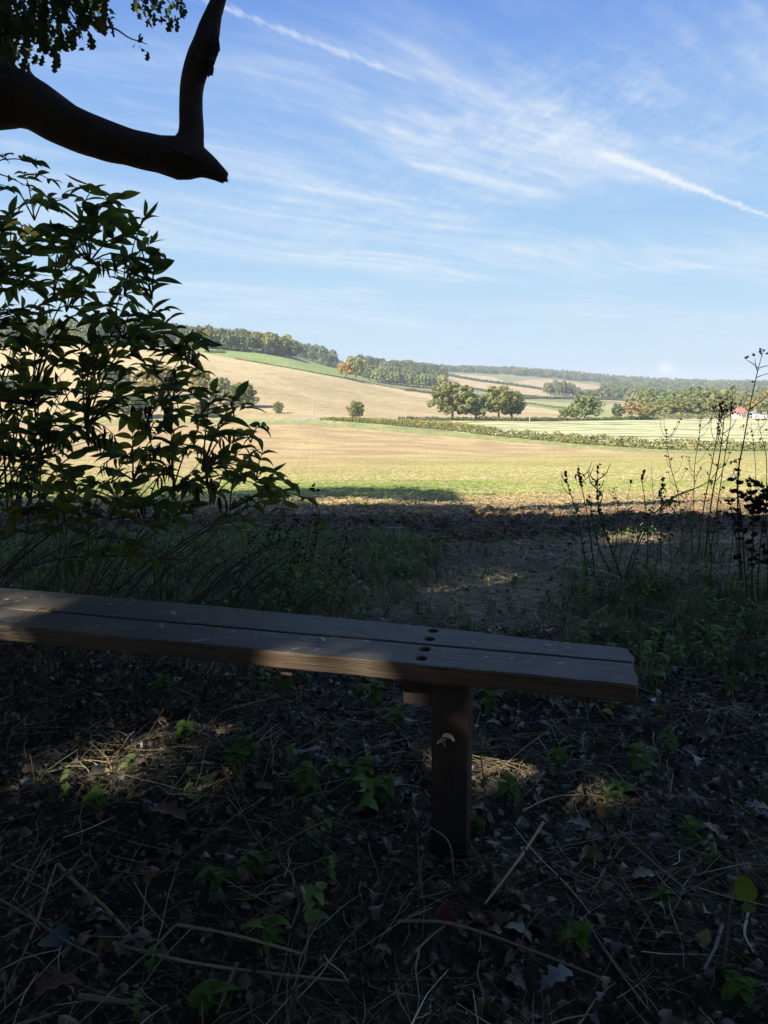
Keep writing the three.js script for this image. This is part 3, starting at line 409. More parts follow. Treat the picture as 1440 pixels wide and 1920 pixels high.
// ------------------------------------------------------------------ elder shrub at the left
{
  const r = rng(404), lg = [0, 1, 2, 3, 4, 5].map((k) => leaf({ L: 0.088 + 0.007 * k, W: 0.0178 + 0.0012 * k, n: 8, fold: [0.2, 0.35, 0.5, 0.15, 0.6, 0.3][k], curl: [0.25, 0.45, 0.1, -0.3, 0.6, 0.3][k], twist: [0, 0.4, -0.4, 0.2, 0.7, -0.6][k], shape: (t) => Math.pow(Math.sin(Math.PI * Math.pow(t, 0.72)), 0.85) * (t > 0.8 ? 0.85 : 1), stalk: 0.008 }));
  const wilt = leaf({ L: 0.085, W: 0.012, n: 8, fold: 1.1, curl: 0.2, twist: 1.4 });
  const M = [leafMat([0.075, 0.125, 0.026], 0.4), leafMat([0.105, 0.15, 0.028], 0.44), leafMat([0.055, 0.092, 0.028], 0.35), leafMat([0.14, 0.155, 0.028], 0.42)], dead = leafMat([0.05, 0.032, 0.018], 0.15);
  const base = on(60, 1190), b0 = V(base.x - 0.35, base.y, base.z - 0.35), t = thing('elder_shrub', 'leafy dark elder shrub filling the left side behind the bench', 'shrub', [b0.x, b0.y, b0.z]);
  const stems = [], twigs = [], spots = [];
  const inside = (u, v) => v < 330 ? u > 10 && u < 125 && v > 290 : u < curve([[330, 40], [345, 200], [380, 245], [430, 300], [500, 300], [585, 318], [612, 335], [630, 385], [660, 375], [700, 392], [735, 430], [775, 492], [830, 500], [880, 520], [915, 580], [950, 585], [985, 500], [1020, 420], [1060, 300]])(v);
  const dens = (u, v) => v < 400 ? 0.55 : v < 960 ? (v < 640 ? 0.9 : 1) : v < 1000 ? 0.4 : 0.12;
  const main = [[-240, 560, 3.1], [-120, 420, 2.9], [-60, 330, 3.0], [40, 330, 2.8], [95, 300, 2.75], [150, 420, 2.9], [215, 390, 2.7], [260, 470, 3.0], [285, 560, 2.8], [345, 650, 2.9], [372, 690, 2.65], [430, 745, 2.85], [470, 830, 2.7], [545, 930, 2.8], [380, 880, 2.5], [300, 760, 3.2], [200, 650, 3.3], [100, 560, 3.3], [20, 470, 3.3], [-60, 640, 2.6], [480, 900, 3.0], [160, 800, 2.5], [60, 760, 2.5], [250, 900, 2.45]];
  for (const [u, v, D] of main) {
    const e = at(u, v, D), s = V(b0.x + rr(-0.35, 0.5, r), b0.y - 0.05, b0.z + rr(-0.35, 0.4, r)), h = e.y - s.y, k = rr(0.18, 0.42, r);
    const pts = [s, V(mix(s.x, e.x, k) + rr(-0.06, 0.06, r), s.y + h * 0.36, mix(s.z, e.z, 0.35)), V(mix(s.x, e.x, 0.62) + rr(-0.05, 0.05, r), s.y + h * 0.7, mix(s.z, e.z, 0.7)), e], c = new THREE.CatmullRomCurve3(pts);
    part('stem', tube(pts, [0.012, 0.009, 0.0055, 0.002], 6, { steps: 16 }), twigM, t); stems.push(c);
  }
  // bare lower shoots leaning to the right
  for (let i = 0; i < 190; i++) { const u0 = rr(-160, 470, r), v0 = rr(1060, 1150, r), D = rr(2.3, 4.2, r), s = at(u0, v0, D); s.y = groundY(s.x, s.z); const l = rr(0.35, u0 > 200 ? 0.62 : 1.0, r), lean = rr(-0.15, 1.0, r), e = V(s.x + l * lean, s.y + l * rr(0.5, 1.0, r), s.z + rr(-0.2, 0.2, r)), m = V(mix(s.x, e.x, 0.4), mix(s.y, e.y, 0.55), mix(s.z, e.z, 0.5)); twigs.push(tube([s, m, e], [0.0034, 0.0026, 0.0012].map((q) => q * (0.6 + 1.3 * ((i * 7) % 5) / 5)), 4, { steps: 7 })); }
  let made = 0; const tried = [];
  for (let i = 0; i < 14000 && made < 430; i++) {
    const v = rr(290, 1060, r), u = rr(-190, 600, r); if (!inside(u, v) || r() > dens(u, v) || tried.some(([a, b]) => (a - u) ** 2 + (b - v) ** 2 < 230 * (v < 420 ? 2.2 : 1))) continue;
    if (u < -60 && r() < 0.5) continue; tried.push([u, v]);
    const e = at(u, v, rr(2.35, 3.35, r)); let best = null, bd = 1e9; for (const c of stems) for (let k = 4; k <= 10; k++) { const q = c.getPoint(k / 10), d = q.distanceTo(e) + (q.y > e.y + 0.05 ? 0.35 : 0) + (q.x > e.x ? 0.1 : 0); if (d < bd) { bd = d; best = q; } }
    const dir = e.clone().sub(best), L = dir.length(); if (L > 0.75) best = e.clone().addScaledVector(dir, -0.6 / L);
    const mid = best.clone().lerp(e, 0.5); mid.y += 0.12 * L; const c = new THREE.CatmullRomCurve3([best, mid, e]); twigs.push(tube([best, mid, e], [0.0034, 0.0026, 0.0012], 4, { steps: 6 })); made++;
    // a compound leaf: pairs of leaflets and one at the tip
    const T = c.getTangent(1), side = V(-T.z, 0, T.x).normalize().multiplyScalar(r() < 0.5 ? 1 : -1), pairs = v < 345 ? 2 : Math.floor(rr(2, 4, r)), rl = Math.min(0.20, L * 0.9), S = rr(0.6, 0.98, r) * (v < 345 ? 0.8 : 1), gold = r() < (v > 850 ? 0.26 : 0.09) ? 3 : Math.floor(r() * 3), limp = r() < (v > 760 ? 0.13 : 0.03);
    const put = (p, d) => spots.push([p, d.normalize(), S * rr(0.8, 1.12, r), limp ? -1 : r() < 0.2 ? 1 : gold]);
    put(e.clone(), T.clone().add(V(rr(-0.2, 0.4, r), rr(-0.45, 0.45, r), rr(-0.3, 0.3, r))));
    for (let k = 0; k < pairs; k++) { const q = c.getPoint(clamp(1 - (k + 0.35) * 0.055 / Math.max(0.15, L))); for (const sg of [-1, 1]) put(q.clone(), side.clone().multiplyScalar(sg).addScaledVector(T, 0.75).add(V(rr(-0.4, 0.5, r), rr(-0.55, 0.55, r), rr(-0.3, 0.3, r)))); }
  }
  tag(part('twig', mergeGeometries(twigs).translate(-b0.x, -b0.y, -b0.z), twigM, t), null, null, null, 'stuff');
  const seen = spots.map((s) => { const [u, v] = px(s[0].x, s[0].y, s[0].z); return [s, u > -20 && u < 1440 && v < 1090 ? s[2] / -s[0].z * (u > 150 || v < 600 ? 1.4 : 1) : 0]; }).sort((a, b) => b[1] - a[1]);
  const rest = M.map(() => []), restDead = [];
  seen.forEach(([[p, d, s, k]], i) => {
    const g = k < 0 ? wilt : lg[Math.floor(r() * 6)], dd = k < 0 ? V(rr(-0.2, 0.2, r), -1, rr(-0.2, 0.2, r)).normalize() : d, yaw = Math.atan2(dd.x, dd.z), pitch = -Math.asin(clamp(dd.y, -1, 1)), mt = mat4(p.clone().sub(b0), eul(pitch, yaw, rr(-0.9, 0.9, r)), s);
    if (i < 298) { const m = part('leaf', g, k < 0 ? dead : M[k], t); m.applyMatrix4(mt); } else (k < 0 ? restDead : rest[k]).push(g.clone().applyMatrix4(mt));
  });
  rest.forEach((l, k) => l.length && tag(part('foliage', mergeGeometries(l), M[k], t), null, null, null, 'stuff'));
  if (restDead.length) tag(part('withered_foliage', mergeGeometries(restDead), dead, t), null, null, null, 'stuff');
}

// ------------------------------------------------------------------ far trees, hedges, house, poles
const foliageM = (c) => leafMat([c[0] * 2.3, c[1] * 2.15, c[2] * 1.9], 0.25, { vertexColors: true, roughness: 1, specularIntensity: 0.1 });
function crownGeo({ seed, rx = 1, ry = 1, lobes = 12, n = 1500, size = 0.09, low = -0.55, open = 0 }) { // unit crown, radius about 1, centre at the origin
  const r = rng(seed), C = [], m = lobes * 3; for (let i = 0; i < m; i++) { const a = i * 2.39996 + rr(-0.3, 0.3, r), y = mix(low, 0.9, (i + 0.5) / m) + rr(-0.08, 0.08, r), q = Math.sqrt(Math.max(0.04, 1 - y * y)), k = rr(0.56, 0.84, r) * (r() < 0.2 ? 0.6 : r() < 0.16 ? 1.28 : 1); C.push([V(Math.cos(a) * q * k * rx, y * 0.88 * ry, Math.sin(a) * q * k * rx), rr(0.15, 0.28, r) * (1 - open * 0.3)]); }
  if (open < 0.6) for (let i = 0; i < lobes; i++) C.push([V(rr(-0.35, 0.35, r), rr(low * 0.5, 0.5, r), rr(-0.35, 0.35, r)), rr(0.25, 0.4, r)]);
  const pos = [], col = [], x = V(), y = V(), d = V();
  for (let i = 0; i < n; i++) {
    const [c, q] = C[Math.floor(r() * C.length)], z = rr(-1, 1, r), a = r() * 6.283, s = Math.sqrt(1 - z * z), k = q * (0.55 + 0.5 * Math.pow(r(), 0.5)); d.set(s * Math.cos(a), z, s * Math.sin(a));
    const p = d.clone().multiplyScalar(k).add(c); x.set(rr(-1, 1, r), rr(-1, 1, r), rr(-1, 1, r)).addScaledVector(d, 0.0).cross(d).normalize(); y.crossVectors(d, x).addScaledVector(d, rr(-0.8, 0.8, r)).normalize();
    const L = size * rr(0.5, 1.5, r), q4 = [[-1, -0.7], [1, -0.5], [0.8, 0.9], [-0.9, 0.6]].map(([m, o]) => p.clone().addScaledVector(x, m * L).addScaledVector(y, o * L)), t = rr(0.72, 1.28, r), w = rr(-0.12, 0.12, r);
    for (const j of [0, 1, 2, 0, 2, 3]) { pos.push(q4[j].x, q4[j].y, q4[j].z); col.push(t * (1 + w), t, t * (1 - w)); }
  }
  const g = new THREE.BufferGeometry(); g.setAttribute('position', new THREE.Float32BufferAttribute(pos, 3)); g.setAttribute('color', new THREE.Float32BufferAttribute(col, 3)); g.computeVertexNormals(); return g;
}
const crowns = [[1, 1, 14, 0], [1.05, 0.9, 12, 0.1], [0.9, 1.1, 15, 0], [1.1, 0.85, 11, 0.3], [1, 1, 13, 0.15]].map(([rx, ry, lobes, open], i) => crownGeo({ seed: 700 + i, rx, ry, lobes, n: 1500, open }));
const openCrown = crownGeo({ seed: 720, rx: 1.12, ry: 0.98, lobes: 15, n: 1500, open: 0.75, size: 0.075 });
const bigCrowns = [0, 1, 2, 3].map((k) => crownGeo({ seed: 730 + k, rx: 1.05, ry: 0.95, lobes: 20 + 2 * k, n: 3300, open: [0.35, 0.85, 0.55, 0.45][k], size: 0.056, low: -0.8 }));
const trunkGeo = tube([V(0, -0.06, 0), V(0, 0.02, 0), V(0.01, 0.25, 0), V(0.02, 0.6, 0)], [0.05, 0.036, 0.03, 0.012], 7, { steps: 8 });
const limbGeo = mergeGeometries([trunkGeo, ...[0, 1, 2, 3, 4].map((k) => tube([V(0.01, 0.22 + 0.05 * k, 0), V(0.1 * Math.cos(k * 2.2), 0.36 + 0.06 * k, 0.1 * Math.sin(k * 2.2)), V(0.24 * Math.cos(k * 2.2), 0.52 + 0.05 * k, 0.24 * Math.sin(k * 2.2))], [0.016, 0.011, 0.004], 5, { steps: 5 }))]);
const TONE = { oak: [0.088, 0.098, 0.036], dark: [0.052, 0.072, 0.034], mid: [0.075, 0.095, 0.04], olive: [0.13, 0.118, 0.04], yellow: [0.17, 0.165, 0.045], gold: [0.20, 0.145, 0.035], rust: [0.16, 0.125, 0.065], lime: [0.125, 0.14, 0.045], grey: [0.10, 0.11, 0.06] };
const toneM = Object.fromEntries(Object.entries(TONE).map(([k, c]) => [k, foliageM(c)]));
// a tree whose foot is at p, h metres high and w metres wide; the crown begins at the share f of its height
function farTree(label, p, h, w, tone, { group, name = 'broadleaf_tree', geo, f = 0.18, turn = 0, limbs = false } = {}) {
  const t = thing(name, label, 'tree', [p.x, p.y, p.z], turn, group);
  part('trunk', limbs ? limbGeo : trunkGeo, paleBark, t).scale.set(h * 0.9, h, h * 0.9);
  const c = part('crown', geo, toneM[tone], t), ch = h * (1 - f); c.scale.set(w / 2 / 1.0, ch / 2 / 0.97, w / 2 / 1.0); c.position.y = h * f + ch * 0.49;
  return t;
}
const mpp = (p) => Math.hypot(-p.z * CS - (p.y - EYE) * SN) / F; // metres per photograph pixel there
const treeAt = (label, u, vb, vt, wpx, tone, o = {}) => { const p = on(u, vb), m = mpp(p); return farTree(label, p, (vb - vt) * m, wpx * m, tone, o); };
const B = bigCrowns;
treeAt('leftmost spreading oak of the hedgerow group, with a pale bare bough', 848, 787, 715, 84, 'oak', { name: 'hedgerow_oak', geo: B[1], f: 0.1, limbs: true });
treeAt('small round middle tree of the hedgerow group', 892, 787, 737, 58, 'mid', { geo: B[0], f: 0.08, turn: 1, limbs: true });
treeAt('tall olive tree right of the small one in the hedgerow group', 935, 787, 721, 66, 'oak', { geo: B[2], f: 0.12, turn: 2, limbs: true });
treeAt('darker tree leaning on the tall olive hedgerow tree', 960, 787, 731, 48, 'mid', { geo: B[3], f: 0.06, turn: 3 });
treeAt('large dark round tree on the hedge right of the pole', 1096, 787, 740, 64, 'mid', { geo: B[0], f: 0.05, turn: 4 });
treeAt('low bush at the left foot of the large round tree', 1062, 788, 763, 30, 'oak', { geo: crowns[3], f: 0.03, name: 'bush' });
treeAt('small dark rounded tree standing alone on the hedge', 1156, 787, 758, 23, 'dark', { geo: crowns[2], f: 0.1 });
treeAt('thin rust-coloured autumn tree on the hedge', 1184, 787, 752, 38, 'rust', { geo: openCrown, f: 0.15, limbs: true });
treeAt('smaller brownish tree beside the rust-coloured one', 1207, 786, 760, 28, 'olive', { geo: openCrown, f: 0.1, turn: 2 });
treeAt('solitary round shrubby tree on the roadside verge', 668, 784, 750, 34, 'oak', { geo: B[3], f: -0.04, turn: 5 });
treeAt('tiny round bush on the roadside verge left of the first pole', 522, 775, 752, 19, 'oak', { geo: B[1], f: -0.05, name: 'bush' });
treeAt('rightmost rounded bush at the end of the hillside bush row', 456, 764, 715, 58, 'oak', { geo: B[0], f: 0.02, turn: 2, name: 'hedge_bush' });
treeAt('grey-green bush second from the right in the hillside row', 414, 758, 706, 50, 'grey', { geo: B[2], f: 0.02, turn: 1, name: 'hedge_bush' });
treeAt('pale olive bush behind the shrub leaves on the hillside', 376, 750, 686, 44, 'olive', { geo: B[1], f: 0.02, turn: 3, name: 'hedge_bush' });
treeAt('broad olive bush furthest up the hillside row', 298, 746, 682, 80, 'olive', { geo: B[3], f: 0.02, turn: 4, name: 'hedge_bush' });
treeAt('dark grey bush low on the hillside behind the elder', 255, 784, 738, 76, 'dark', { geo: B[2], f: 0.02, turn: 2, name: 'hedge_bush' });
treeAt('dark round bush half hidden at far left of the hillside', 215, 720, 684, 60, 'dark', { geo: B[0], f: 0.02, turn: 5, name: 'hedge_bush' });
treeAt('grey-green bush low behind the right of the elder', 385, 782, 752, 56, 'grey', { geo: B[3], f: 0.02, turn: 3, name: 'hedge_bush' });
treeAt('leaf-thin bush at far left edge of the hillside', 40, 742, 700, 90, 'mid', { geo: B[1], f: 0.02, turn: 1, name: 'hedge_bush' });
treeAt('bright orange autumn tree at the corner of the green pasture', 650, 711, 678, 36, 'gold', { geo: B[0], f: 0.2, turn: 1, limbs: true });
treeAt('yellow-green tree just behind the orange one', 667, 708, 668, 40, 'lime', { geo: B[2], f: 0.05, turn: 3 });
treeAt('dull green tree right of the orange and yellow pair', 692, 713, 684, 34, 'mid', { geo: B[3], f: 0.02, turn: 2 });
// hillside wood above the pasture
{
  const r = rng(55), tones = ['oak', 'mid', 'dark', 'oak', 'grey', 'mid', 'olive', 'yellow', 'lime'];
  const pick = (u) => { const k = r(); return u > 555 ? tones[Math.floor(k * 9)] : u > 470 ? tones[Math.floor(k * 8)] : tones[Math.floor(k * 6)]; };
  const proto = {};
  const mass = [], inner = (u, D, h, w, tone) => { const x = (u - 720) / F * CS * D, y = groundY(x, -D), c = TONE[tone]; mass.push([mat4(V(x, y + h * 0.5, -D), eul(0, r() * 6, 0), V(w / 2, h / 1.94, w / 2)), [c[0] * 2.3, c[1] * 2.15, c[2] * 1.9]]); };
  const plant = (u, D, h, w, tone, geoI, label, group, f = 0.04) => { const p = at(u, 700, D); p.x = (u - 720) / F * CS * D; p.y = groundY(p.x, p.z); return farTree(label, p, h, w, tone, { group, geo: crowns[geoI], turn: r() * 6, f }); };
  for (let row = 0; row < 3; row++) for (let u = -110 + row * 5; u < 640 - row * 6; u += 14.5) {
    const uu = u + rr(-3, 3, r), b = on(uu, woodBase(uu) - 1), D = -b.z + row * 13 + rr(0, 6, r), h = rr(12.5, 17.5, r) * mix(1, 1.02, row) * (1 + 0.36 * sst(470, 600, uu));
if (row) inner(uu, D, h, rr(11, 16.5, r), pick(uu)); else plant(uu, D, h, rr(11, 16.5, r), pick(uu), Math.floor(r() * 5), 'broadleaf tree on the lower edge of the hillside wood above the green pasture', 'edge trees of the hillside wood', 0.02);
  }
  for (let u = -110; u < 650; u += 8) { const uu = u + rr(-3, 3, r), b = on(uu, woodBase(uu) - 0.5); if (r() < 0.65) plant(uu, -b.z - 2, rr(4, 8, r), rr(6, 9, r), pick(uu), Math.floor(r() * 5), 'low bush along the lower edge of the hillside wood', 'bushes along the hillside wood edge', 0.0).name = numbered('hedge_bush'); }
  // the second, darker wood beyond the pasture
  const base2 = curve([[690, 717], [707, 716], [744, 722], [782, 727], [815, 726], [835, 720]]);
  const dk = ['dark', 'dark', 'mid', 'dark', 'grey', 'dark', 'oak'], fr = ['mid', 'oak', 'lime', 'yellow', 'oak', 'dark', 'mid'];
  for (let row = 0; row < 7; row++) for (let u = 664 + row * 2; u < 834 - (row ? 4 : 0); u += 11) {
    const uu = u + rr(-3, 3, r), D = 880 + row * 34 + rr(-8, 8, r); if (uu < 700 && row < 2) continue;
if (row > 1) inner(uu, D, rr(14, 19, r), rr(13, 19, r), dk[Math.floor(r() * 7)]); else plant(uu, D, rr(14, 19, r), rr(13, 19, r), fr[Math.floor(r() * 7)], Math.floor(r() * 5), 'broadleaf tree at the front of the dark wood beyond the pasture', 'front trees of the dark wood', 0.02);
  }
  // clump on the distant field
  for (let i = 0; i < 16; i++) { const u = 1024 + 58 * (i % 8) / 7 + rr(-3, 3, r); plant(u, 960 + 22 * Math.floor(i / 8) + rr(-6, 6, r), rr(13, 20, r) * (u > 1035 && u < 1075 ? 1.05 : 0.8), rr(9, 13, r), ['dark', 'mid', 'oak', 'dark', 'grey'][Math.floor(r() * 5)], Math.floor(r() * 5), 'dark tree in the clump on the distant tan field', 'trees of the distant clump', 0.02); }
  for (let i = 0; i < 26; i++) { const u = 1090 + i * 5.2; plant(u + rr(-2, 2, r), 985 + rr(-12, 12, r), rr(8, 12, r), rr(8, 12, r), r() < 0.12 ? 'rust' : ['dark', 'mid', 'oak', 'grey'][Math.floor(r() * 4)], Math.floor(r() * 5), 'tree in the belt right of the distant clump', 'trees of the distant belt', 0.0); }
  // woods on the right, behind the cottage
  const warm = ['oak', 'olive', 'mid', 'grey', 'oak', 'oak', 'dark', 'oak', 'grey', 'mid'];
  for (const [D, u0, u1, st, h0, h1] of [[372, 1228, 1368, 34, 6, 11], [400, 1240, 1700, 37, 9, 15], [440, 1215, 1700, 33, 11, 17], [500, 1195, 1700, 24, 13, 18], [580, 1200, 1700, 22, 14, 19], [700, 1195, 1700, 20, 14, 19], [850, 1190, 1680, 19, 14, 19]])
    for (let u = u0; u < u1; u += st) { const uu = u + rr(-8, 8, r); if (D < 401 && uu > 1366 && uu < 1445) continue; plant(uu, D + rr(-12, 12, r), rr(h0, h1, r), rr(12, 19, r), warm[Math.floor(r() * 10)], Math.floor(r() * 5), D < 450 ? 'broadleaf tree in the front rank of the wood around the cottage' : 'broadleaf tree in the wood rising behind the cottage', D < 450 ? 'front trees of the cottage wood' : 'trees of the wood behind the cottage', -0.08); }
  tag(scatter('wood_interior', crowns[0], leafMat([0.98, 0.98, 0.98], 0.25, { vertexColors: true, roughness: 1, specularIntensity: 0.1 }), mass), 'massed tree crowns inside the two hillside woods', null, null, 'stuff');
  // skyline woods: too many and too far to count
  const far = [];
  const tree = crowns.slice(0, 2).map((g) => g);
  for (let i = 0; i < 2600; i++) { const k = r(), u = rr(i % 3 ? 836 : -200, 1720, r), D = u < 836 ? 1200 + 900 * k : u > 1130 ? mix(950, 2500, k) : mix(1780, 2500, k), x = (u - 720) / F * CS * D, h = rr(11, 20, r), w = rr(11, 17, r), y = groundY(x, -D); if (u >= 836 && u < 1130 && D < 1800) continue; const c = [[0.052, 0.07, 0.034], [0.07, 0.085, 0.038], [0.085, 0.09, 0.038], [0.06, 0.072, 0.04], [0.10, 0.095, 0.04]][Math.floor(r() * 5)]; far.push([mat4(V(x, y + h * 0.46, -D), eul(0, r() * 6, 0), V(w / 2, h / 1.9, w / 2)), c]); }
  tag(scatter('distant_woods', crownGeo({ seed: 790, lobes: 11, n: 520, size: 0.15 }), leafMat([2, 2, 2].map((k) => 0.98), 0.2, { vertexColors: true, roughness: 1, specularIntensity: 0.1 }), far.map(([m, c]) => [m, c.map((k) => k * 2)])), 'blue-green woods along the far skyline ridge', null, null, 'stuff');
  const conifers = []; for (let i = 0; i < 90; i++) { const u = rr(930, 1230, r), D = rr(2050, 2350, r), x = (u - 720) / F * CS * D, h = rr(17, 25, r), y = groundY(x, -D); conifers.push([mat4(V(x, y + h * 0.5, -D), eul(0, r() * 6, 0), V(h * 0.18, h * 0.5, h * 0.18)), null]); }
  const cone = crownGeo({ seed: 791, lobes: 8, n: 420, size: 0.14 }); { const p = cone.attributes.position; for (let i = 0; i < p.count; i++) { const k = clamp(1.05 - (p.getY(i) + 1) * 0.5, 0.05, 1); p.setX(i, p.getX(i) * k * 1.5); p.setZ(i, p.getZ(i) * k * 1.5); } cone.computeVertexNormals(); }
  tag(scatter('distant_conifers', cone, foliageM([0.036, 0.055, 0.032]), conifers), 'pointed dark conifers along the far skyline', null, null, 'stuff');
}
// hedges: leafy walls following lines over the fields
function hedge(label, line, hpx, wM, tone, dens = 1, name = 'hedge') {
  const r = rng(line.length * 77 + Math.round(line[0][0])), pts = line.map(([u, v]) => on(u, v)), c = new THREE.CatmullRomCurve3(pts), L = c.getLength(), n = Math.floor(L * 34 * dens), o = c.getPoint(0.5), pos = [], col = [], stems = [];
  const t = thing(name, label, 'hedge', [o.x, groundY(o.x, o.z), o.z]), oy = t.position.y;
  for (let i = 0; i < n; i++) {
    const k = r(), q = c.getPointAt(k), m = mpp(q), hh = hpx(mix(line[0][0], line[line.length - 1][0], k)) * m * (0.8 + 0.42 * fbm(k * L * 0.12, 3, 3)), T = c.getTangentAt(k), a = r() * 6.283, e = Math.pow(r(), 0.45), wide = wM * (0.8 + 0.5 * n2(k * L * 0.1, 9)) / 2;
    const x = q.x - T.z * Math.cos(a) * e * wide, z = q.z + T.x * Math.cos(a) * e * wide, y = groundY(x, z) + Math.max(0, hh * 0.5 + Math.sin(a) * e * hh * 0.54), s = rr(0.14, 0.3, r) * Math.max(1, m * 3.4);
    const X = V(rr(-1, 1, r), rr(-1, 1, r), rr(-1, 1, r)).normalize(), Y = V(rr(-1, 1, r), rr(-1, 1, r), rr(-1, 1, r)).cross(X).normalize(), p = V(x - o.x, y - oy, z - o.z), patch = sst(0.15, 0.5, fbm(k * L * 0.06, 5, 3)), w = mix3([1, 1, 1], [1.5, 1.15, 0.9], patch), b = rr(0.68, 1.3, r);
    const q4 = [[-1, -0.7], [1, -0.5], [0.8, 0.9], [-0.9, 0.6]].map(([f, g]) => p.clone().addScaledVector(X, f * s).addScaledVector(Y, g * s));
    for (const j of [0, 1, 2, 0, 2, 3]) { pos.push(q4[j].x, q4[j].y, q4[j].z); col.push(b * w[0], b * w[1], b * w[2]); }
  }
  for (let i = 0; i < L / 3; i++) { const q = c.getPointAt(i / (L / 3)), y = groundY(q.x, q.z); stems.push(tube([V(q.x - o.x, y - oy - 0.1, q.z - o.z), V(q.x - o.x + 0.15, y - oy + 0.7, q.z - o.z)], [0.04, 0.02], 4)); }
  const g = new THREE.BufferGeometry(); g.setAttribute('position', new THREE.Float32BufferAttribute(pos, 3)); g.setAttribute('color', new THREE.Float32BufferAttribute(col, 3)); g.computeVertexNormals();
  part('foliage', g, toneM[tone], t); part('stem', mergeGeometries(stems), twigM, t);
}
hedge('long straggling hedge along the far side of the tan field', [[620, 788], [700, 794], [800, 803], [900, 814], [1000, 824], [1100, 833], [1200, 840], [1320, 845], [1440, 845], [1560, 845]], curve([[600, 7], [800, 11], [1000, 17], [1150, 20], [1440, 24]]), 3.4, 'oak', 1.5);
hedge('rough weedy verge strip above the long hedge on the left', [[600, 787.5], [680, 789], [760, 792], [850, 797], [930, 806]], () => 7, 3, 'olive', 0.8, 'rough_verge');
hedge('dark hedge under the hedgerow trees', [[745, 788], [850, 788.5], [960, 789], [1060, 789], [1140, 788], [1230, 787]], () => 8, 3, 'dark', 1.4);
hedge('scrubby hedge at the foot of the cottage wood', [[1205, 786], [1260, 786], [1320, 785], [1368, 784.5]], () => 13, 5, 'grey', 1.2);
hedge('thin hedge line between the pasture and the hillside field', [[440, 673], [540, 690], [640, 708], [700, 720], [760, 731]], () => 2.2, 1.6, 'oak', 0.45);
hedge('broken hedge at the top corner of the hillside field', [[760, 733], [800, 737], [850, 741]], () => 5, 4, 'oak', 0.6);
hedge('dark hedge line slanting between the two distant tan strips', [[840, 705], [893, 714], [955, 722], [1015, 731]], () => 5, 6, 'dark', 0.9);
hedge('dark hedge line under the lower distant tan strip', [[836, 722], [873, 729], [920, 736], [973, 743], [1029, 748]], () => 5, 6, 'dark', 0.8);
hedge('hedge line in front of the distant clump', [[973, 748], [1040, 748], [1120, 750], [1200, 752]], () => 5, 6, 'dark', 0.8);
hedge('hedge line below the small pale green field', [[985, 757], [1020, 762], [1075, 768]], () => 4, 3, 'oak', 0.6);
hedge('short dark hedge along the top left of the pasture', [[384, 660], [400, 661], [422, 661]], () => 5, 4, 'grey', 1);
{ // poles
  const wood = std([0.46, 0.39, 0.27], 0.9);
  for (const [u, vb, vt, label] of [[587, 787, 753, 'wooden pole by the pale farm track, leftmost of the four'], [745, 790, 762, 'wooden pole beside the verge, left one of the close pair'], [761, 792, 763, 'wooden pole beside the verge, right one of the close pair'], [990, 822, 778, 'pale leaning wooden pole standing in the striped field']]) {
    const p = on(u, vb), m = mpp(p), h = (vb - vt) * m, t = thing('utility_pole', label, 'pole', [p.x, p.y, p.z]); t.rotation.z = u === 990 ? -0.06 : 0;
    part('pole', tube([V(0, -0.4, 0), V(0, h, 0)], [0.15, 0.11], 8), wood, t); const cap = part('cap', new THREE.ConeGeometry(0.15, 0.12, 8), wood, t); cap.position.y = h + 0.05;
  }
  const p = on(615, 787), t = thing('marker_post', 'short white marker post by the farm track', 'post', [p.x, p.y, p.z]); const m = std([0.7, 0.68, 0.62], 0.8); part('post', tube([V(0, -0.2, 0), V(0, 1.7, 0)], [0.09, 0.09], 6), m, t); part('cap', new THREE.ConeGeometry(0.12, 0.12, 6), m, t).position.y = 1.75;
}
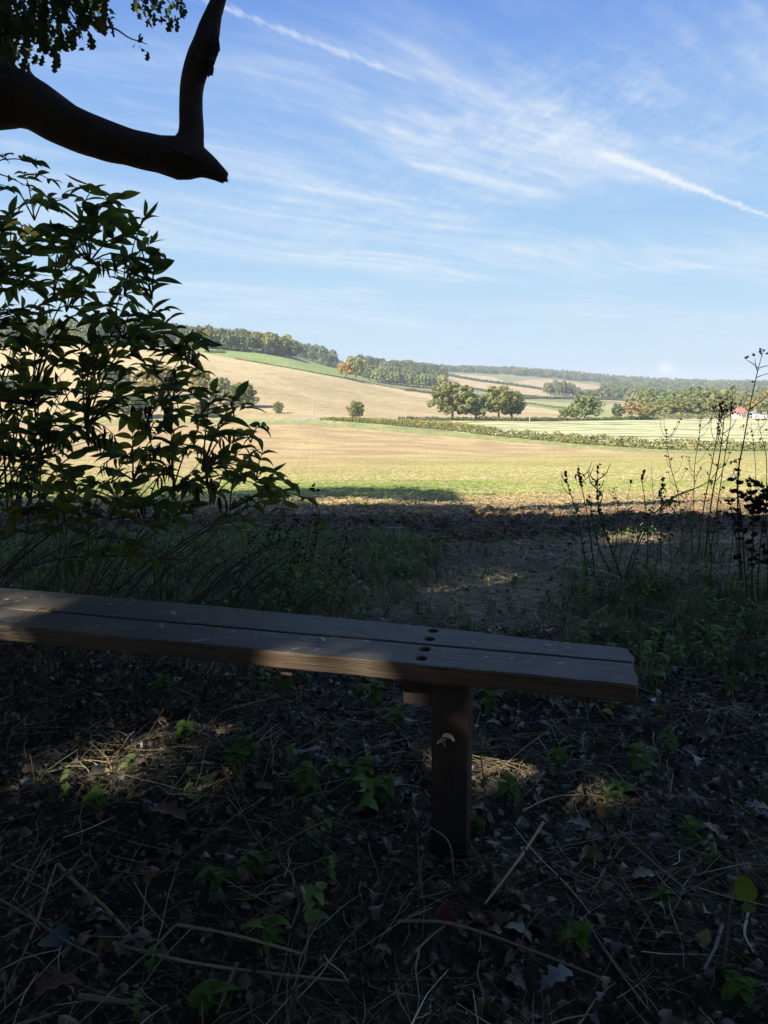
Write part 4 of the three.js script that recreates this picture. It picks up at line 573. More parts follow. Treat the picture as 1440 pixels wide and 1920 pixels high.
{ // red-roofed cottage with white outbuildings
  const p = on(1386, 784), m = mpp(p), roof = std([0.36, 0.15, 0.11], 0.85), wall = std([0.62, 0.52, 0.45], 0.9), white = std([0.76, 0.75, 0.72], 0.85), glass = std([0.05, 0.06, 0.07], 0.2), slate = std([0.2, 0.2, 0.21], 0.8);
  const hip = (w, d, h, e) => { const g = new THREE.BufferGeometry(), a = w / 2, b = d / 2, r = Math.max(0.1, a - e); g.setAttribute('position', new THREE.Float32BufferAttribute([-a, 0, b, a, 0, b, a, 0, -b, -a, 0, -b, -r, h, 0, r, h, 0].flat(), 3)); g.setIndex([0, 1, 5, 0, 5, 4, 1, 2, 5, 2, 3, 4, 2, 4, 5, 3, 0, 4, 0, 2, 1, 0, 3, 2]); return g.toNonIndexed(); };
  const shape = (g) => { g.computeVertexNormals(); return g; };
  const t = thing('cottage', 'small cottage with a red hipped roof at the wood edge', 'house', [p.x, p.y, p.z], 0.25);
  const w = 22 * m, d = 5.5, hw = 2.5; part('wall', new THREE.BoxGeometry(w * 0.94, hw, d).translate(0, hw / 2, 0), wall, t);
  const rf = part('roof', shape(hip(w * 1.06, d + 0.7, 2.7, w * 0.26)), roof, t); rf.position.y = hw;
  const ga = part('gable', new THREE.ExtrudeGeometry(new THREE.Shape([new THREE.Vector2(-1.1, 0), new THREE.Vector2(1.1, 0), new THREE.Vector2(0, 1.5)]), { depth: 1.2, bevelEnabled: false }).translate(0.5, hw, d / 2 - 0.8), roof, t); ga.castShadow = true;
  const ch = part('chimney', new THREE.BoxGeometry(0.6, 1.6, 0.6).translate(w * 0.12, hw + 2.5, -0.2), roof, rf); ch.position.y = -hw;
  for (const x of [-0.34, -0.12, 0.12, 0.34]) { const f = part('window', new THREE.BoxGeometry(0.9, 1.1, 0.06).translate(x * w, 1.45, d / 2 + 0.03), white, t); part('pane', new THREE.BoxGeometry(0.7, 0.9, 0.03).translate(x * w, 1.45, d / 2 + 0.075), glass, f); }
  part('door', new THREE.BoxGeometry(0.8, 1.95, 0.05).translate(0, 0.98, d / 2 + 0.028), roof, t);
  const shed = (name, label, u, wpx, h, rh, rm) => { const q = on(u, 783.5), mm = mpp(q), s = thing(name, label, 'shed', [q.x, q.y, q.z], 0.1), ww = wpx * mm; part('wall', new THREE.BoxGeometry(ww, h, 3).translate(0, h / 2, 0), white, s); part('roof', new THREE.ExtrudeGeometry(new THREE.Shape([new THREE.Vector2(-ww / 2 - 0.15, 0), new THREE.Vector2(ww / 2 + 0.15, 0), new THREE.Vector2(0, rh)]), { depth: 3.3, bevelEnabled: false }).translate(0, h, -1.65), rm, s); part('door', new THREE.BoxGeometry(ww * 0.25, h * 0.75, 0.05).translate(ww * 0.1, h * 0.38, 1.53), glass, s); };
  shed('white_outbuilding', 'long low white outbuilding right of the cottage', 1405, 15, 1.6, 0.6, slate); shed('white_shed', 'white shed with a grey gable beside the cottage outbuilding', 1413, 10, 1.9, 1.4, slate); shed('small_white_shed', 'rightmost small white shed near the frame edge', 1429, 11, 1.5, 1.3, slate);
}

// ------------------------------------------------------------------ dead stalks and canes at the wood edge
const seedG = mergeGeometries([0, 1, 2, 3].map((k) => leaf({ L: 0.024, W: 0.008, n: 3, fold: 0.9, curl: 2 }).applyMatrix4(mat4(V(0, 0, 0), eul(0.3 * k, k * 1.7, 0.6), 1))));
const clumpG = mergeGeometries([0, 1, 2, 3, 4].map((k) => leaf({ L: 0.055, W: 0.02, n: 5, fold: 0.8, curl: 2.2, twist: 1 }).applyMatrix4(mat4(V(0, 0, 0), eul(1.0 + 0.25 * k, k * 1.3, 0.5), 1))));
const nettleG = [0, 1, 2].map((k) => leaf({ L: 0.062, W: 0.021, n: 18, fold: 0.2 + 0.12 * k, curl: 0.5 + 0.3 * k, shape: serrate, stalk: 0.012 }));
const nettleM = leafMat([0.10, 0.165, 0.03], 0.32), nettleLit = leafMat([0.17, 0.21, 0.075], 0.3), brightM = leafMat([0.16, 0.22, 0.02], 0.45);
const deadLeafM = std([0.028, 0.021, 0.016], 1), strawM = std([0.34, 0.25, 0.14], 0.8), paleM = std([0.5, 0.45, 0.37], 0.75), rustM = std([0.13, 0.055, 0.02], 0.8);
function stalk(label, line, D, rad, o = {}) { // line of (column, row), the foot first
  const r = rng(Math.round(line[0][0] * 13 + line[0][1])), pts = line.map(([u, v], i) => at(u, v, typeof D === 'number' ? D : mix(D[0], D[1], i / (line.length - 1)))); pts[0].y = groundY(pts[0].x, pts[0].z) - 0.02;
  const b = pts[0].clone(), t = thing(o.name ?? 'dead_stalk', label, o.category ?? 'stalk', [b.x, b.y, b.z], 0, o.group), c = new THREE.CatmullRomCurve3(pts.map((p) => p.clone().sub(b)), false, 'centripetal');
  part('stem', tube(c.points, [rad * 0.85, rad * 0.7, rad * 0.5, rad * 0.25], 6, { steps: line.length * 5 }), o.mat ?? deadM, t);
  const H = c.getLength();
  for (let i = 0; i < (o.twigs ?? 0); i++) { const k = rr(0.3, 0.92, r), q = c.getPoint(k), a = r() * 6.28, l = rr(0.05, 0.16, r) * H, e = V(q.x + Math.cos(a) * l * 0.7, q.y + l, q.z + Math.sin(a) * l * 0.4), m = V(mix(q.x, e.x, 0.65), mix(q.y, e.y, 0.35), mix(q.z, e.z, 0.6)); const tw = part('side_stem', tube([q, m, e], [rad * 0.5, rad * 0.4, rad * 0.2], 4, { steps: 5 }), o.mat ?? deadM, t); if (o.umbel && r() < 0.7) for (let j = 0; j < 4; j++) part('seed_head', seedG, deadLeafM, tw).applyMatrix4(mat4(V(e.x + rr(-0.012, 0.012, r), e.y + rr(-0.004, 0.012, r), e.z + rr(-0.01, 0.01, r)), eul(r() * 6, r() * 6, 0), rr(0.4, 0.8, r))); }
  for (let i = 0; i < (o.seeds ?? 0); i++) { const k = rr(o.from ?? 0.55, 1, r), q = c.getPoint(k), w = (o.loose ?? 0.012) * (1.2 - k); part('seed_head', seedG, deadLeafM, t).applyMatrix4(mat4(V(q.x + rr(-w, w, r), q.y, q.z + rr(-w, w, r)), eul(r() * 6, r() * 6, 0), rr(0.6, 1.15, r))); }
  for (let i = 0; i < (o.clumps ?? 0); i++) { const k = rr(o.cfrom ?? 0.3, 1, r), q = c.getPoint(k), w = o.cw ?? 0.02; part('withered_leaf', clumpG, deadLeafM, t).applyMatrix4(mat4(V(q.x + rr(-w, w, r), q.y + rr(-w, w, r), q.z + rr(-w, w, r)), eul(rr(-0.5, 1, r), r() * 6, 0), rr(0.5, 1.1, r) * (o.cs ?? 0.42))); }
  for (let i = 0; i < (o.leaves ?? 0); i++) { const k = rr(o.lfrom ?? 0.3, 0.95, r), q = c.getPoint(k), a = r() * 6.28; part('leaf', nettleG[i % 3], nettleM, t).applyMatrix4(mat4(q, eul(rr(-0.2, 0.7, r), a, 0), rr(0.5, 1, r))); }
  return t;
}
const S = stalk;
S('leftmost dead nettle stalk on the right, thin curved tip', [[1103, 1098], [1095, 1040], [1082, 965], [1064, 908], [1060, 884]], 4.3, 0.0055, { seeds: 16, from: 0.68, twigs: 4, leaves: 12, lfrom: 0.1 });
S('second dead nettle stalk from the left, knobbly dark head', [[1116, 1092], [1110, 1030], [1100, 960], [1089, 905], [1084, 880]], 4.4, 0.0055, { leaves: 10, lfrom: 0.1, seeds: 22, from: 0.72, twigs: 3, clumps: 2, cfrom: 0.5 });
S('tallest dark stalk of the left weed group with leaf tufts', [[1172, 1122], [1150, 1040], [1130, 985], [1121, 940], [1120, 872]], 4.2, 0.0075, { leaves: 14, lfrom: 0.08, seeds: 26, from: 0.5, twigs: 9, clumps: 9, cfrom: 0.45, cw: 0.03 });
S('dark forked weed stem crossing behind the tallest one', [[1152, 1130], [1128, 1040], [1112, 985], [1105, 925]], 4.5, 0.006, { seeds: 8, twigs: 6, clumps: 4 });
S('thin dead stem with curled leaves left of the arching cane', [[1150, 1050], [1158, 990], [1158, 950], [1152, 915]], 4.8, 0.004, { clumps: 7, cfrom: 0.55, twigs: 5 });
S('slender dead stem leaning right with round seed heads', [[1163, 1060], [1167, 985], [1178, 930], [1184, 902]], 4.9, 0.003, { seeds: 4, from: 0.92, twigs: 4, umbel: true });
S('dead stalk with a ragged spike above the dark soil', [[1214, 1060], [1214, 985], [1208, 930], [1204, 898], [1210, 880]], 4.7, 0.0045, { seeds: 14, from: 0.7, twigs: 3 });
S('dead stalk with a dense dark spike right of the ragged one', [[1240, 1050], [1240, 980], [1240, 930], [1244, 892]], 4.8, 0.0045, { seeds: 26, from: 0.66, twigs: 3, loose: 0.03, leaves: 5, lfrom: 0.55 });
S('thin straight bare stem between the spiked stalks', [[1226, 1040], [1226, 960], [1222, 890], [1221, 872]], 5.2, 0.0026, { twigs: 2 });
S('thin branching stem rising to the hedge line', [[1300, 985], [1301, 930], [1303, 870], [1312, 810], [1314, 782]], 5.6, 0.004, { twigs: 9, umbel: true, seeds: 6, from: 0.4 });
S('leftmost tall stem of the triple stalk group', [[1308, 1040], [1318, 960], [1333, 880], [1345, 810], [1352, 758]], 5.2, 0.0055, { twigs: 7, umbel: true, seeds: 14, from: 0.75 });
S('middle tall stem of the triple stalk group with an umbel top', [[1322, 1035], [1334, 940], [1350, 850], [1357, 790], [1358, 750]], 5.1, 0.0065, { twigs: 12, umbel: true, seeds: 26, from: 0.84, loose: 0.13 });
S('rightmost tall stem of the triple stalk group', [[1330, 1050], [1345, 950], [1360, 850], [1370, 790], [1372, 752]], 5.25, 0.005, { twigs: 6, umbel: true, seeds: 10, from: 0.8, loose: 0.06 });
S('tallest dead umbel stalk reaching the sky at far right', [[1392, 1110], [1384, 980], [1385, 878], [1393, 836], [1405, 768], [1421, 694], [1431, 658]], 4.3, 0.0062, { twigs: 2, seeds: 5, from: 0.97, loose: 0.2 });
{ // its side stems in the sky
  const b = scene.children[scene.children.length - 1], o = b.position; for (const line of [[[1423, 692], [1412, 682], [1402, 676], [1398, 671]], [[1424, 690], [1436, 686], [1447, 688]], [[1418, 708], [1434, 702], [1452, 699]], [[1429, 668], [1427, 660], [1426, 654]]]) part('side_stem', tube(line.map(([u, v]) => at(u, v, 4.3).sub(o)), [0.0026, 0.002, 0.0012], 4, { steps: 6 }), deadM, b);
  for (const [u, v] of [[1398, 670], [1403, 668], [1426, 654], [1432, 656], [1437, 662], [1411, 715], [1409, 776]]) part('seed_head', seedG, deadLeafM, b).applyMatrix4(mat4(at(u, v, 4.3).sub(o), eul(1, u, 0), 0.9));
}
S('branching dead stem left of the triple group', [[1285, 1000], [1272, 930], [1256, 870], [1250, 830], [1249, 806]], 5.4, 0.004, { twigs: 10, umbel: true, seeds: 6, from: 0.85 });
S('wiry dead stem with drooping pods right of the umbel stalk', [[1448, 900], [1436, 850], [1428, 820], [1424, 796]], 5, 0.0035, { twigs: 8, umbel: true });
S('short dead stem with curled pods near the frame edge', [[1420, 960], [1417, 880], [1412, 830], [1408, 790]], 5.4, 0.003, { twigs: 5, umbel: true, seeds: 3 });
S('thin bare stem at the foot of the triple group', [[1345, 1130], [1340, 1060], [1330, 1010], [1325, 950]], 4.6, 0.003, { twigs: 4 });
S('sapling-like dead stem right of the brown patch', [[1330, 1120], [1334, 1050], [1328, 1000], [1332, 960]], 4.4, 0.003, { twigs: 4, clumps: 3 });
S('thin dead stem with a bent tip between cane and stalks', [[1262, 1060], [1256, 1000], [1266, 950], [1272, 915]], 4.7, 0.003, { twigs: 5, leaves: 6, lfrom: 0.6 });
S('dead stem with small leaves under the pods', [[1300, 1075], [1296, 1010], [1289, 960], [1287, 925]], 4.9, 0.003, { twigs: 5, clumps: 6, cfrom: 0.5 });
S('bare dead stem behind the dark dock clump', [[1362, 1110], [1370, 1040], [1376, 985], [1372, 940]], 4.5, 0.003, { twigs: 5, clumps: 4 });
const fineL = ['hair-thin bent stem at the left of the weed group', 'fine stem crossing the leftmost nettle stalk', 'fine leafy stem before the tallest stalk', 'fine stem leaning left under the tallest stalk', 'fine drooping stem in front of the cane foot', 'fine bent stem between the cane and the spike', 'fine stem leaning right by the arching cane', 'fine stem under the bramble arch', 'fine twiggy stem right of the arch', 'fine stem crossing the pale cane', 'fine stem leaning left of the triple group', 'fine twiggy stem in the triple group', 'fine stem leaning over the sunny patch', 'fine stem left of the dock clump', 'fine stem crossing behind the dock clump', 'fine low stem at the far right'];
[[1085, 1080, 1070, 960], [1120, 1100, 1072, 975], [1140, 1110, 1150, 965], [1160, 1120, 1112, 960], [1185, 1100, 1200, 985], [1200, 1080, 1226, 950], [1190, 1110, 1260, 990], [1225, 1090, 1248, 965], [1255, 1080, 1240, 935], [1280, 1090, 1320, 955], [1300, 1090, 1262, 930], [1320, 1100, 1366, 900], [1290, 1110, 1340, 985], [1350, 1120, 1352, 945], [1380, 1140, 1420, 930], [1425, 1150, 1402, 985]].forEach(([a, b, c, d], k) => S(fineL[k], [[a, b], [mix(a, c, 0.35) + (k % 3 - 1) * 9, mix(b, d, 0.4)], [mix(a, c, 0.75) - (k % 2) * 8, mix(b, d, 0.78)], [c, d]], 4 + (k % 5) * 0.22, 0.0022, { twigs: 7, seeds: k % 3 * 5, from: 0.5, loose: 0.05, leaves: 5, lfrom: 0.08, clumps: 2, mat: k % 2 ? deadM : std([0.11, 0.085, 0.06], 0.9) }));
// the dark withered dock clump
for (const [k, line] of [[[1405, 1150], [1396, 1060], [1392, 980], [1382, 910], [1388, 882]], [[1412, 1150], [1410, 1050], [1412, 960], [1405, 890]], [[1420, 1140], [1424, 1040], [1432, 960], [1428, 898]], [[1440, 1130], [1440, 1040], [1436, 960], [1440, 905]], [[1390, 1130], [1384, 1040], [1374, 970], [1366, 935]]].entries())
  S(['dock stalk with the topmost dark clot of leaves', 'middle dock stalk crowded with withered leaves', 'dock stalk with hanging withered leaves right of the middle', 'dock stalk cut by the right frame edge', 'leftmost dock stalk with two dark leaf clots'][k], line, 3.7 + 0.08 * k, 0.005, { name: 'withered_dock', clumps: [17, 20, 18, 16, 8][k], cfrom: 0.3, cw: 0.035, cs: 1, seeds: 6, twigs: 2 });
// arching bramble canes
S('upper arching bramble cane bending right over the weeds', [[1170, 1078], [1185, 1040], [1208, 990], [1240, 950], [1270, 928], [1312, 912], [1334, 898], [1352, 868]], 4.2, 0.0065, { name: 'bramble_cane', category: 'cane', mat: std([0.085, 0.062, 0.05], 0.7), leaves: 3, lfrom: 0.45 });
S('lower arching bramble cane close to the first', [[1178, 1082], [1192, 1040], [1215, 985], [1240, 958], [1256, 938], [1300, 918]], 4.1, 0.005, { name: 'bramble_cane', category: 'cane', mat: std([0.085, 0.062, 0.05], 0.7), leaves: 6, lfrom: 0.6 });
S('long pale cane rising to the dark dock clump', [[1248, 1062], [1272, 1030], [1310, 1000], [1345, 975], [1374, 948]], 4.0, 0.0055, { name: 'bramble_cane', category: 'cane', mat: std([0.12, 0.09, 0.075], 0.7) });
S('thin reddish cane running level through the tall stalks', [[1270, 920], [1310, 930], [1350, 932], [1390, 934], [1450, 930]], 4.6, 0.0022, { name: 'bramble_cane', category: 'cane', mat: std([0.11, 0.045, 0.035], 0.7), leaves: 4 });
S('thin level cane with small pods above the red one', [[1290, 862], [1320, 868], [1350, 872], [1390, 858]], 5.0, 0.002, { name: 'bramble_cane', category: 'cane', seeds: 10, from: 0.7, loose: 0.08 });
// left-hand weeds beyond the shrub
const leftW = [[505, 1140, 560, 1020, 610, 935], [545, 1150, 580, 1050, 602, 985], [470, 1130, 520, 1040, 560, 965], [590, 1160, 620, 1060, 655, 960], [520, 1160, 548, 1080, 590, 1010], [440, 1120, 500, 1030, 540, 955], [560, 1130, 590, 1030, 596, 975], [400, 1130, 470, 1050, 520, 985], [610, 1150, 640, 1060, 650, 1000], [480, 1150, 500, 1060, 505, 980], [530, 1130, 552, 1040, 552, 960], [420, 1150, 450, 1060, 480, 1000]];
leftW.forEach(([a, b, c, d, e, f], k) => S(['long leaning weed stem pointing at the soil', 'weed stem with dark dots near the grass', 'thin weed stem below the elder tips', 'rightmost leaning weed stem by the path', 'short weed stem in the green patch', 'weed stem tangled in the elder leaves', 'pale-topped weed stem right of the elder', 'low weed stem under the elder', 'short stem beside the rightmost leaning one', 'upright weed stem behind the elder', 'dotted weed stem beneath the elder tip', 'bent weed stem close to the bench'][k], [[a, b], [c, d], [e, f]], 3.5 + (k % 4) * 0.25, 0.0028, { name: 'weed_stem', twigs: 3, seeds: k % 3 ? 9 : 3, from: 0.45, loose: 0.07, clumps: k % 2 ? 3 : 1, cfrom: 0.5 }));
S('dark withered flower head on a stem at the elder tip', [[560, 1120], [575, 1020], [585, 960], [588, 905]], 3.4, 0.0025, { name: 'weed_stem', clumps: 5, cfrom: 0.96, cw: 0.012, twigs: 3, seeds: 4, from: 0.9, loose: 0.1 });
S('pale green weed sprig in front of the dark soil', [[580, 1120], [592, 1040], [600, 985], [612, 960]], 3.3, 0.0022, { name: 'weed_stem', mat: std([0.2, 0.24, 0.08], 0.8), leaves: 6, lfrom: 0.6 });

// ------------------------------------------------------------------ ground litter
function tint(c, k) { return [c[0] * k, c[1] * k, c[2] * k]; }
{
  const r = rng(2024), lit = [], twig = [], grass = [], cover = [], straw = [];
  const browns = [[0.085, 0.058, 0.038], [0.055, 0.040, 0.030], [0.12, 0.080, 0.050], [0.10, 0.085, 0.07], [0.16, 0.135, 0.11], [0.045, 0.034, 0.027], [0.13, 0.062, 0.025], [0.07, 0.055, 0.045], [0.06, 0.042, 0.03], [0.05, 0.04, 0.033]];
  const groundN = (x, z) => V(groundY(x - 0.03, z) - groundY(x + 0.03, z), 0.06, groundY(x, z - 0.03) - groundY(x, z + 0.03)).normalize();
  const where = (D0, D1) => { const D = Math.sqrt(mix(D0 * D0, D1 * D1, r())); return [rr(-0.68, 0.68, r) * D, -D]; };
  for (let i = 0; i < 24000; i++) {
    const nearer = i < 14500, [x, z] = nearer ? where(0.8, 3.4) : where(3.2, 8.2), [u, v] = px(x, groundY(x, z), z), g = greenness(u, v);
    if (!nearer && r() < g * 0.75) continue; if (-z > 6 && r() < 0.5) continue;
    const small = r(), pale = r() < 0.085, s = (nearer ? mix(0.2, 0.85, Math.pow(small, 2.6)) : mix(0.3, 0.85, small * small)) * (pale ? 0.6 : 1), c = browns[Math.floor(r() * 10)], q = rr(0.45, 1.35, r);
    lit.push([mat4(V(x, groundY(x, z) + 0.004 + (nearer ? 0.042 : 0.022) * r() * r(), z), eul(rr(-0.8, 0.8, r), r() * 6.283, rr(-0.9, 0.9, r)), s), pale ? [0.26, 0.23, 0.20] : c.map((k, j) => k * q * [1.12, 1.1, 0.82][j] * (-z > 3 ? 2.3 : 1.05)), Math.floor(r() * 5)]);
  }
  const litG = [leaf({ L: 0.095, W: 0.029, n: 14, fold: 0.25, curl: 0.9, shape: oakShape, stalk: 0.015 }), leaf({ L: 0.095, W: 0.027, n: 14, fold: 0.5, curl: 1.6, twist: 0.9, shape: oakShape, stalk: 0.015 }), leaf({ L: 0.06, W: 0.02, n: 6, fold: 0.4, curl: 1.1, twist: 0.5 }), leaf({ L: 0.07, W: 0.014, n: 6, fold: 0.7, curl: -1.2, twist: -0.8 }), leaf({ L: 0.045, W: 0.022, n: 6, fold: 0.2, curl: 0.9, twist: 0.3 })];
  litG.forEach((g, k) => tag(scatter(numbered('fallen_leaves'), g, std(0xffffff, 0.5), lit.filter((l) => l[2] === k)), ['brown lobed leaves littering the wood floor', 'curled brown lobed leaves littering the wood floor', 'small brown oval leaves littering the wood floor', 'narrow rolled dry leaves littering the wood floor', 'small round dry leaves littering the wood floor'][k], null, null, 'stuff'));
  const stickG = [0, 1, 2].map((k) => tube([V(-0.5, 0, 0), V(-0.2, 0.03 * k, 0.05), V(0.15, -0.01, -0.04 * k), V(0.5, 0.02, 0.03)], [0.011, 0.012, 0.009, 0.005], 5, { steps: 6 })), sticks = [[], [], []];
  for (let i = 0; i < 23000; i++) {
    const nearer = i < 11000, [x, z] = nearer ? where(0.8, 3.6) : where(3.3, 7.3); if (fbm(x * 1.4 + 5, z * 1.4, 3) < rr(-0.45, 0.25, r)) continue; const l = nearer ? rr(0.05, 0.34, r) * Math.pow(r(), 0.6) + 0.03 : rr(0.06, 0.4, r), th = rr(0.06, 0.27, r) * 0.5 / Math.max(0.14, l), tone = r(), c = tone < 0.35 ? [0.21, 0.155, 0.09] : tone < 0.6 ? [0.14, 0.11, 0.08] : tone < 0.70 ? [0.36, 0.32, 0.26] : [0.06, 0.045, 0.033];
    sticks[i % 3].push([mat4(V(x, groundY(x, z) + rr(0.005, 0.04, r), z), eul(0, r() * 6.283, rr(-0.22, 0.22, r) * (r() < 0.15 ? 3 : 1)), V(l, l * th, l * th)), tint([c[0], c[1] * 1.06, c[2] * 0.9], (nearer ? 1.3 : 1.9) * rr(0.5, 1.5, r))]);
  }
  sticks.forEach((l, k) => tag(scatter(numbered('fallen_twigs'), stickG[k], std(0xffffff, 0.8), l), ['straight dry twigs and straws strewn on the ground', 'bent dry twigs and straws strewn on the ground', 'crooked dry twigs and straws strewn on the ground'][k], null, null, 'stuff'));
  const tuft = mergeGeometries([...Array(9)].map((_, i) => { const a = i * 2.4, l = rr(0.05, 0.13, r), e = rr(0.02, 0.07, r), b = V(Math.cos(a) * 0.012, 0, Math.sin(a) * 0.012), g = new THREE.BufferGeometry(), w = 0.0018, n = V(-Math.sin(a), 0, Math.cos(a)), m = V(b.x + Math.cos(a) * e * 0.35, l * 0.65, b.z + Math.sin(a) * e * 0.35), t = V(b.x + Math.cos(a) * e, l, b.z + Math.sin(a) * e); g.setAttribute('position', new THREE.Float32BufferAttribute([...b.clone().addScaledVector(n, -w).toArray(), ...b.clone().addScaledVector(n, w).toArray(), ...m.clone().addScaledVector(n, -w).toArray(), ...m.clone().addScaledVector(n, w).toArray(), ...t.toArray()], 3)); g.setIndex([0, 1, 3, 0, 3, 2, 2, 3, 4]); return g; }));
  tuft.computeVertexNormals();
  const weed = mergeGeometries([...Array(8)].map((_, i) => leaf({ L: 0.045, W: 0.017, n: 7, fold: 0.25, curl: 0.6, shape: serrate }).applyMatrix4(mat4(V(Math.cos(i * 2.4) * 0.012, 0.035 + 0.014 * i, Math.sin(i * 2.4) * 0.012), eul(rr(-0.4, 0.4, r), i * 2.4, 0), rr(0.7, 1.15, r)))));
  for (let i = 0; i < 60000; i++) {
    const [x, z] = where(i % 3 ? 2.6 : 1.0, 8.4), y = groundY(x, z), [u, v] = px(x, y, z), g = greenness(u, v); if (u < -120 || u > 1560) continue;
    const lawn = u < 780 && v < 1140 && v > 1004 && -z > 2.6; if (r() > (lawn ? clamp(g * 1.9 * (0.55 + 0.9 * fbm(x * 1.8, z * 1.8, 3))) : g * g * 1.15)) continue;
    const dry = r() < (lawn ? 0.2 : v < 1060 ? 0.5 : 0.3), near = -z < 2.6, c = dry ? [0.32, 0.26, 0.15] : lawn ? [0.25, 0.28, 0.12] : [0.115, 0.16, 0.045];
    if (r() < (near ? 0.18 : 0.85)) grass.push([mat4(V(x, y, z), eul(rr(-0.3, 0.3, r), r() * 6.28, rr(-0.3, 0.3, r)), rr(0.4, 1.0, r)), tint(c, rr(0.7, 1.35, r))]);
    else if (r() < (near ? 0.5 : 0.75)) cover.push([mat4(V(x, y, z), eul(rr(-0.2, 0.2, r), r() * 6.28, rr(-0.2, 0.2, r)), rr(0.4, 1.05, r)), tint([0.10, 0.155, 0.032], rr(0.7, 1.4, r))]);
  }
  tag(scatter('grass', tuft, std(0xffffff, 0.9), grass), 'thin grass growing on the wood floor behind the bench', null, null, 'stuff');
  tag(scatter('ground_cover', weed, std(0xffffff, 0.9), cover), 'low nettle leaves carpeting the ground behind the bench', null, null, 'stuff');
  // clods and straws of the ploughed strip, seedlings of the field
  const clodG = [1, 2].map((k) => { const g = new THREE.IcosahedronGeometry(0.05, 1), p = g.attributes.position; for (let i = 0; i < p.count; i++) { const f = 0.75 + 0.5 * n3(p.getX(i) * 22 + k * 7, p.getY(i) * 22, p.getZ(i) * 22); p.setXYZ(i, p.getX(i) * f, p.getY(i) * f * 0.7, p.getZ(i) * f); } g.computeVertexNormals(); return g; });
  const clods = [[], []], seedl = [], stub = [];
  for (let i = 0; i < 26000; i++) { const D = 5.9 + 30 * Math.pow(r(), 2.2), x = rr(-0.72, 0.72, r) * D, z = -D, y = groundY(x, z), [u, v] = px(x, y, z); if (v > litter(u) + 4) continue; const c = regionColor('sown_field', x, z, u, v, D, 0); clods[i % 2].push([mat4(V(x, y + 0.004, z), eul(r() * 3, r() * 6, r() * 3), rr(0.25, 1.0, r) * (D > 9 ? 0.55 : 1) * mix(1, 1.5, r() ** 5)), tint(c, rr(0.75, 1.2, r))]); }
  clods.forEach((l, k) => tag(scatter(numbered('soil_clods'), clodG[k], std(0xffffff, 1), l), ['crumbled soil clods along the near edge of the field', 'larger broken soil clods along the near edge of the field'][k], null, null, 'stuff'));
  const sg = mergeGeometries([0, 1, 2, 3].map((k) => leaf({ L: 0.07, W: 0.012, n: 2, fold: 0.2, curl: 0.4 }).applyMatrix4(mat4(V(0, 0, 0), eul(-0.7, k * 1.57, 0), 1))));
  for (let i = 0; i < 60000; i++) { const D = 9.5 + 75 * Math.pow(r(), 1.7), x = rr(-0.7, 0.7, r) * D, z = -D, y = groundY(x, z), [u, v] = px(x, y, z), c = regionColor('sown_field', x, z, u, v, D, 0), gr = c[1] / c[0]; if (r() > sst(0.72, 1.3, gr) + 0.08 || v > 955) continue; const dry = r() < 0.25; seedl.push([mat4(V(x, y, z), eul(0, r() * 6.28, 0), rr(0.7, 1.5, r)), dry ? [0.36, 0.30, 0.14] : tint([0.15, 0.22, 0.035], rr(0.8, 1.4, r))]); }
  tag(scatter('seedlings', sg, std(0xffffff, 0.9), seedl), 'small green crop seedlings dotting the field', null, null, 'stuff');
  for (let i = 0; i < 30000; i++) { const D = 7 + 110 * Math.pow(r(), 1.8), x = rr(-0.7, 0.7, r) * D, z = -D, y = groundY(x, z), [u, v] = px(x, y, z); if (v > litter(u)) continue; stub.push([mat4(V(x, y + 0.012, z), eul(0, r() * 6.28, rr(-0.5, 0.5, r)), V(rr(0.08, 0.24, r) * (D > 30 ? 2 : 1), 0.35 * (D > 30 ? 2.2 : 1), 0.35 * (D > 30 ? 2.2 : 1))), v > 945 ? [0.2, 0.16, 0.11] : [0.5, 0.40, 0.23]]); }
  tag(scatter('straw', stickG[1], std(0xffffff, 0.8), stub), 'pale straw scraps lying over the field soil', null, null, 'stuff');
}
// fallen leaves and straws that stand out one by one
const lay3 = (label, name, u, v, g, m, yaw, tilt, s, lift = 0.02, cat = 'leaf', roll = 0) => { const p = on(u, v), o = solo(name, g, m, label, cat); o.position.set(p.x, p.y + lift, p.z); o.rotation.set(tilt, yaw, roll, 'YXZ'); o.scale.setScalar(s); return o; };
const brownOak = std([0.12, 0.055, 0.022], 0.7), paleLeaf = std([0.34, 0.26, 0.15], 0.7), yellowLeaf = leafMat([0.40, 0.27, 0.04], 0.3), redLeaf = std([0.10, 0.022, 0.012], 0.75), greyLeaf = std([0.15, 0.14, 0.125], 0.7);
const bigOak = leaf({ L: 0.12, W: 0.036, n: 28, fold: 0.35, curl: 0.5, shape: oakShape, stalk: 0.02 });
lay3('big brown oak leaf lying left of centre in the foreground', 'oak_leaf', 350, 1566, bigOak, brownOak, -1.9, -0.35, 1.0, 0.045);
lay3('brown oak leaf at the bottom left beside the acorn', 'oak_leaf', 150, 1862, bigOak, brownOak, -1.2, -0.2, 0.75, 0.03);
lay3('dark red leaf standing in the foreground below the post', 'red_leaf', 832, 1748, leaf({ L: 0.07, W: 0.03, n: 8, fold: 0.3, curl: 0.4 }), redLeaf, 2.9, -0.9, 0.8, 0.01);
lay3('orange leaf in a spot of sun right of the post', 'orange_leaf', 1128, 1545, leaf({ L: 0.05, W: 0.016, n: 7, fold: 0.4, curl: 0.4 }), std([0.42, 0.20, 0.04], 0.8), 3.0, -1.1, 0.9, 0.01);
lay3('pale brown oak leaf left of the sunlit orange leaf', 'oak_leaf', 1060, 1568, bigOak, std([0.2, 0.15, 0.12], 0.8), 1.0, -0.4, 0.6, 0.04);
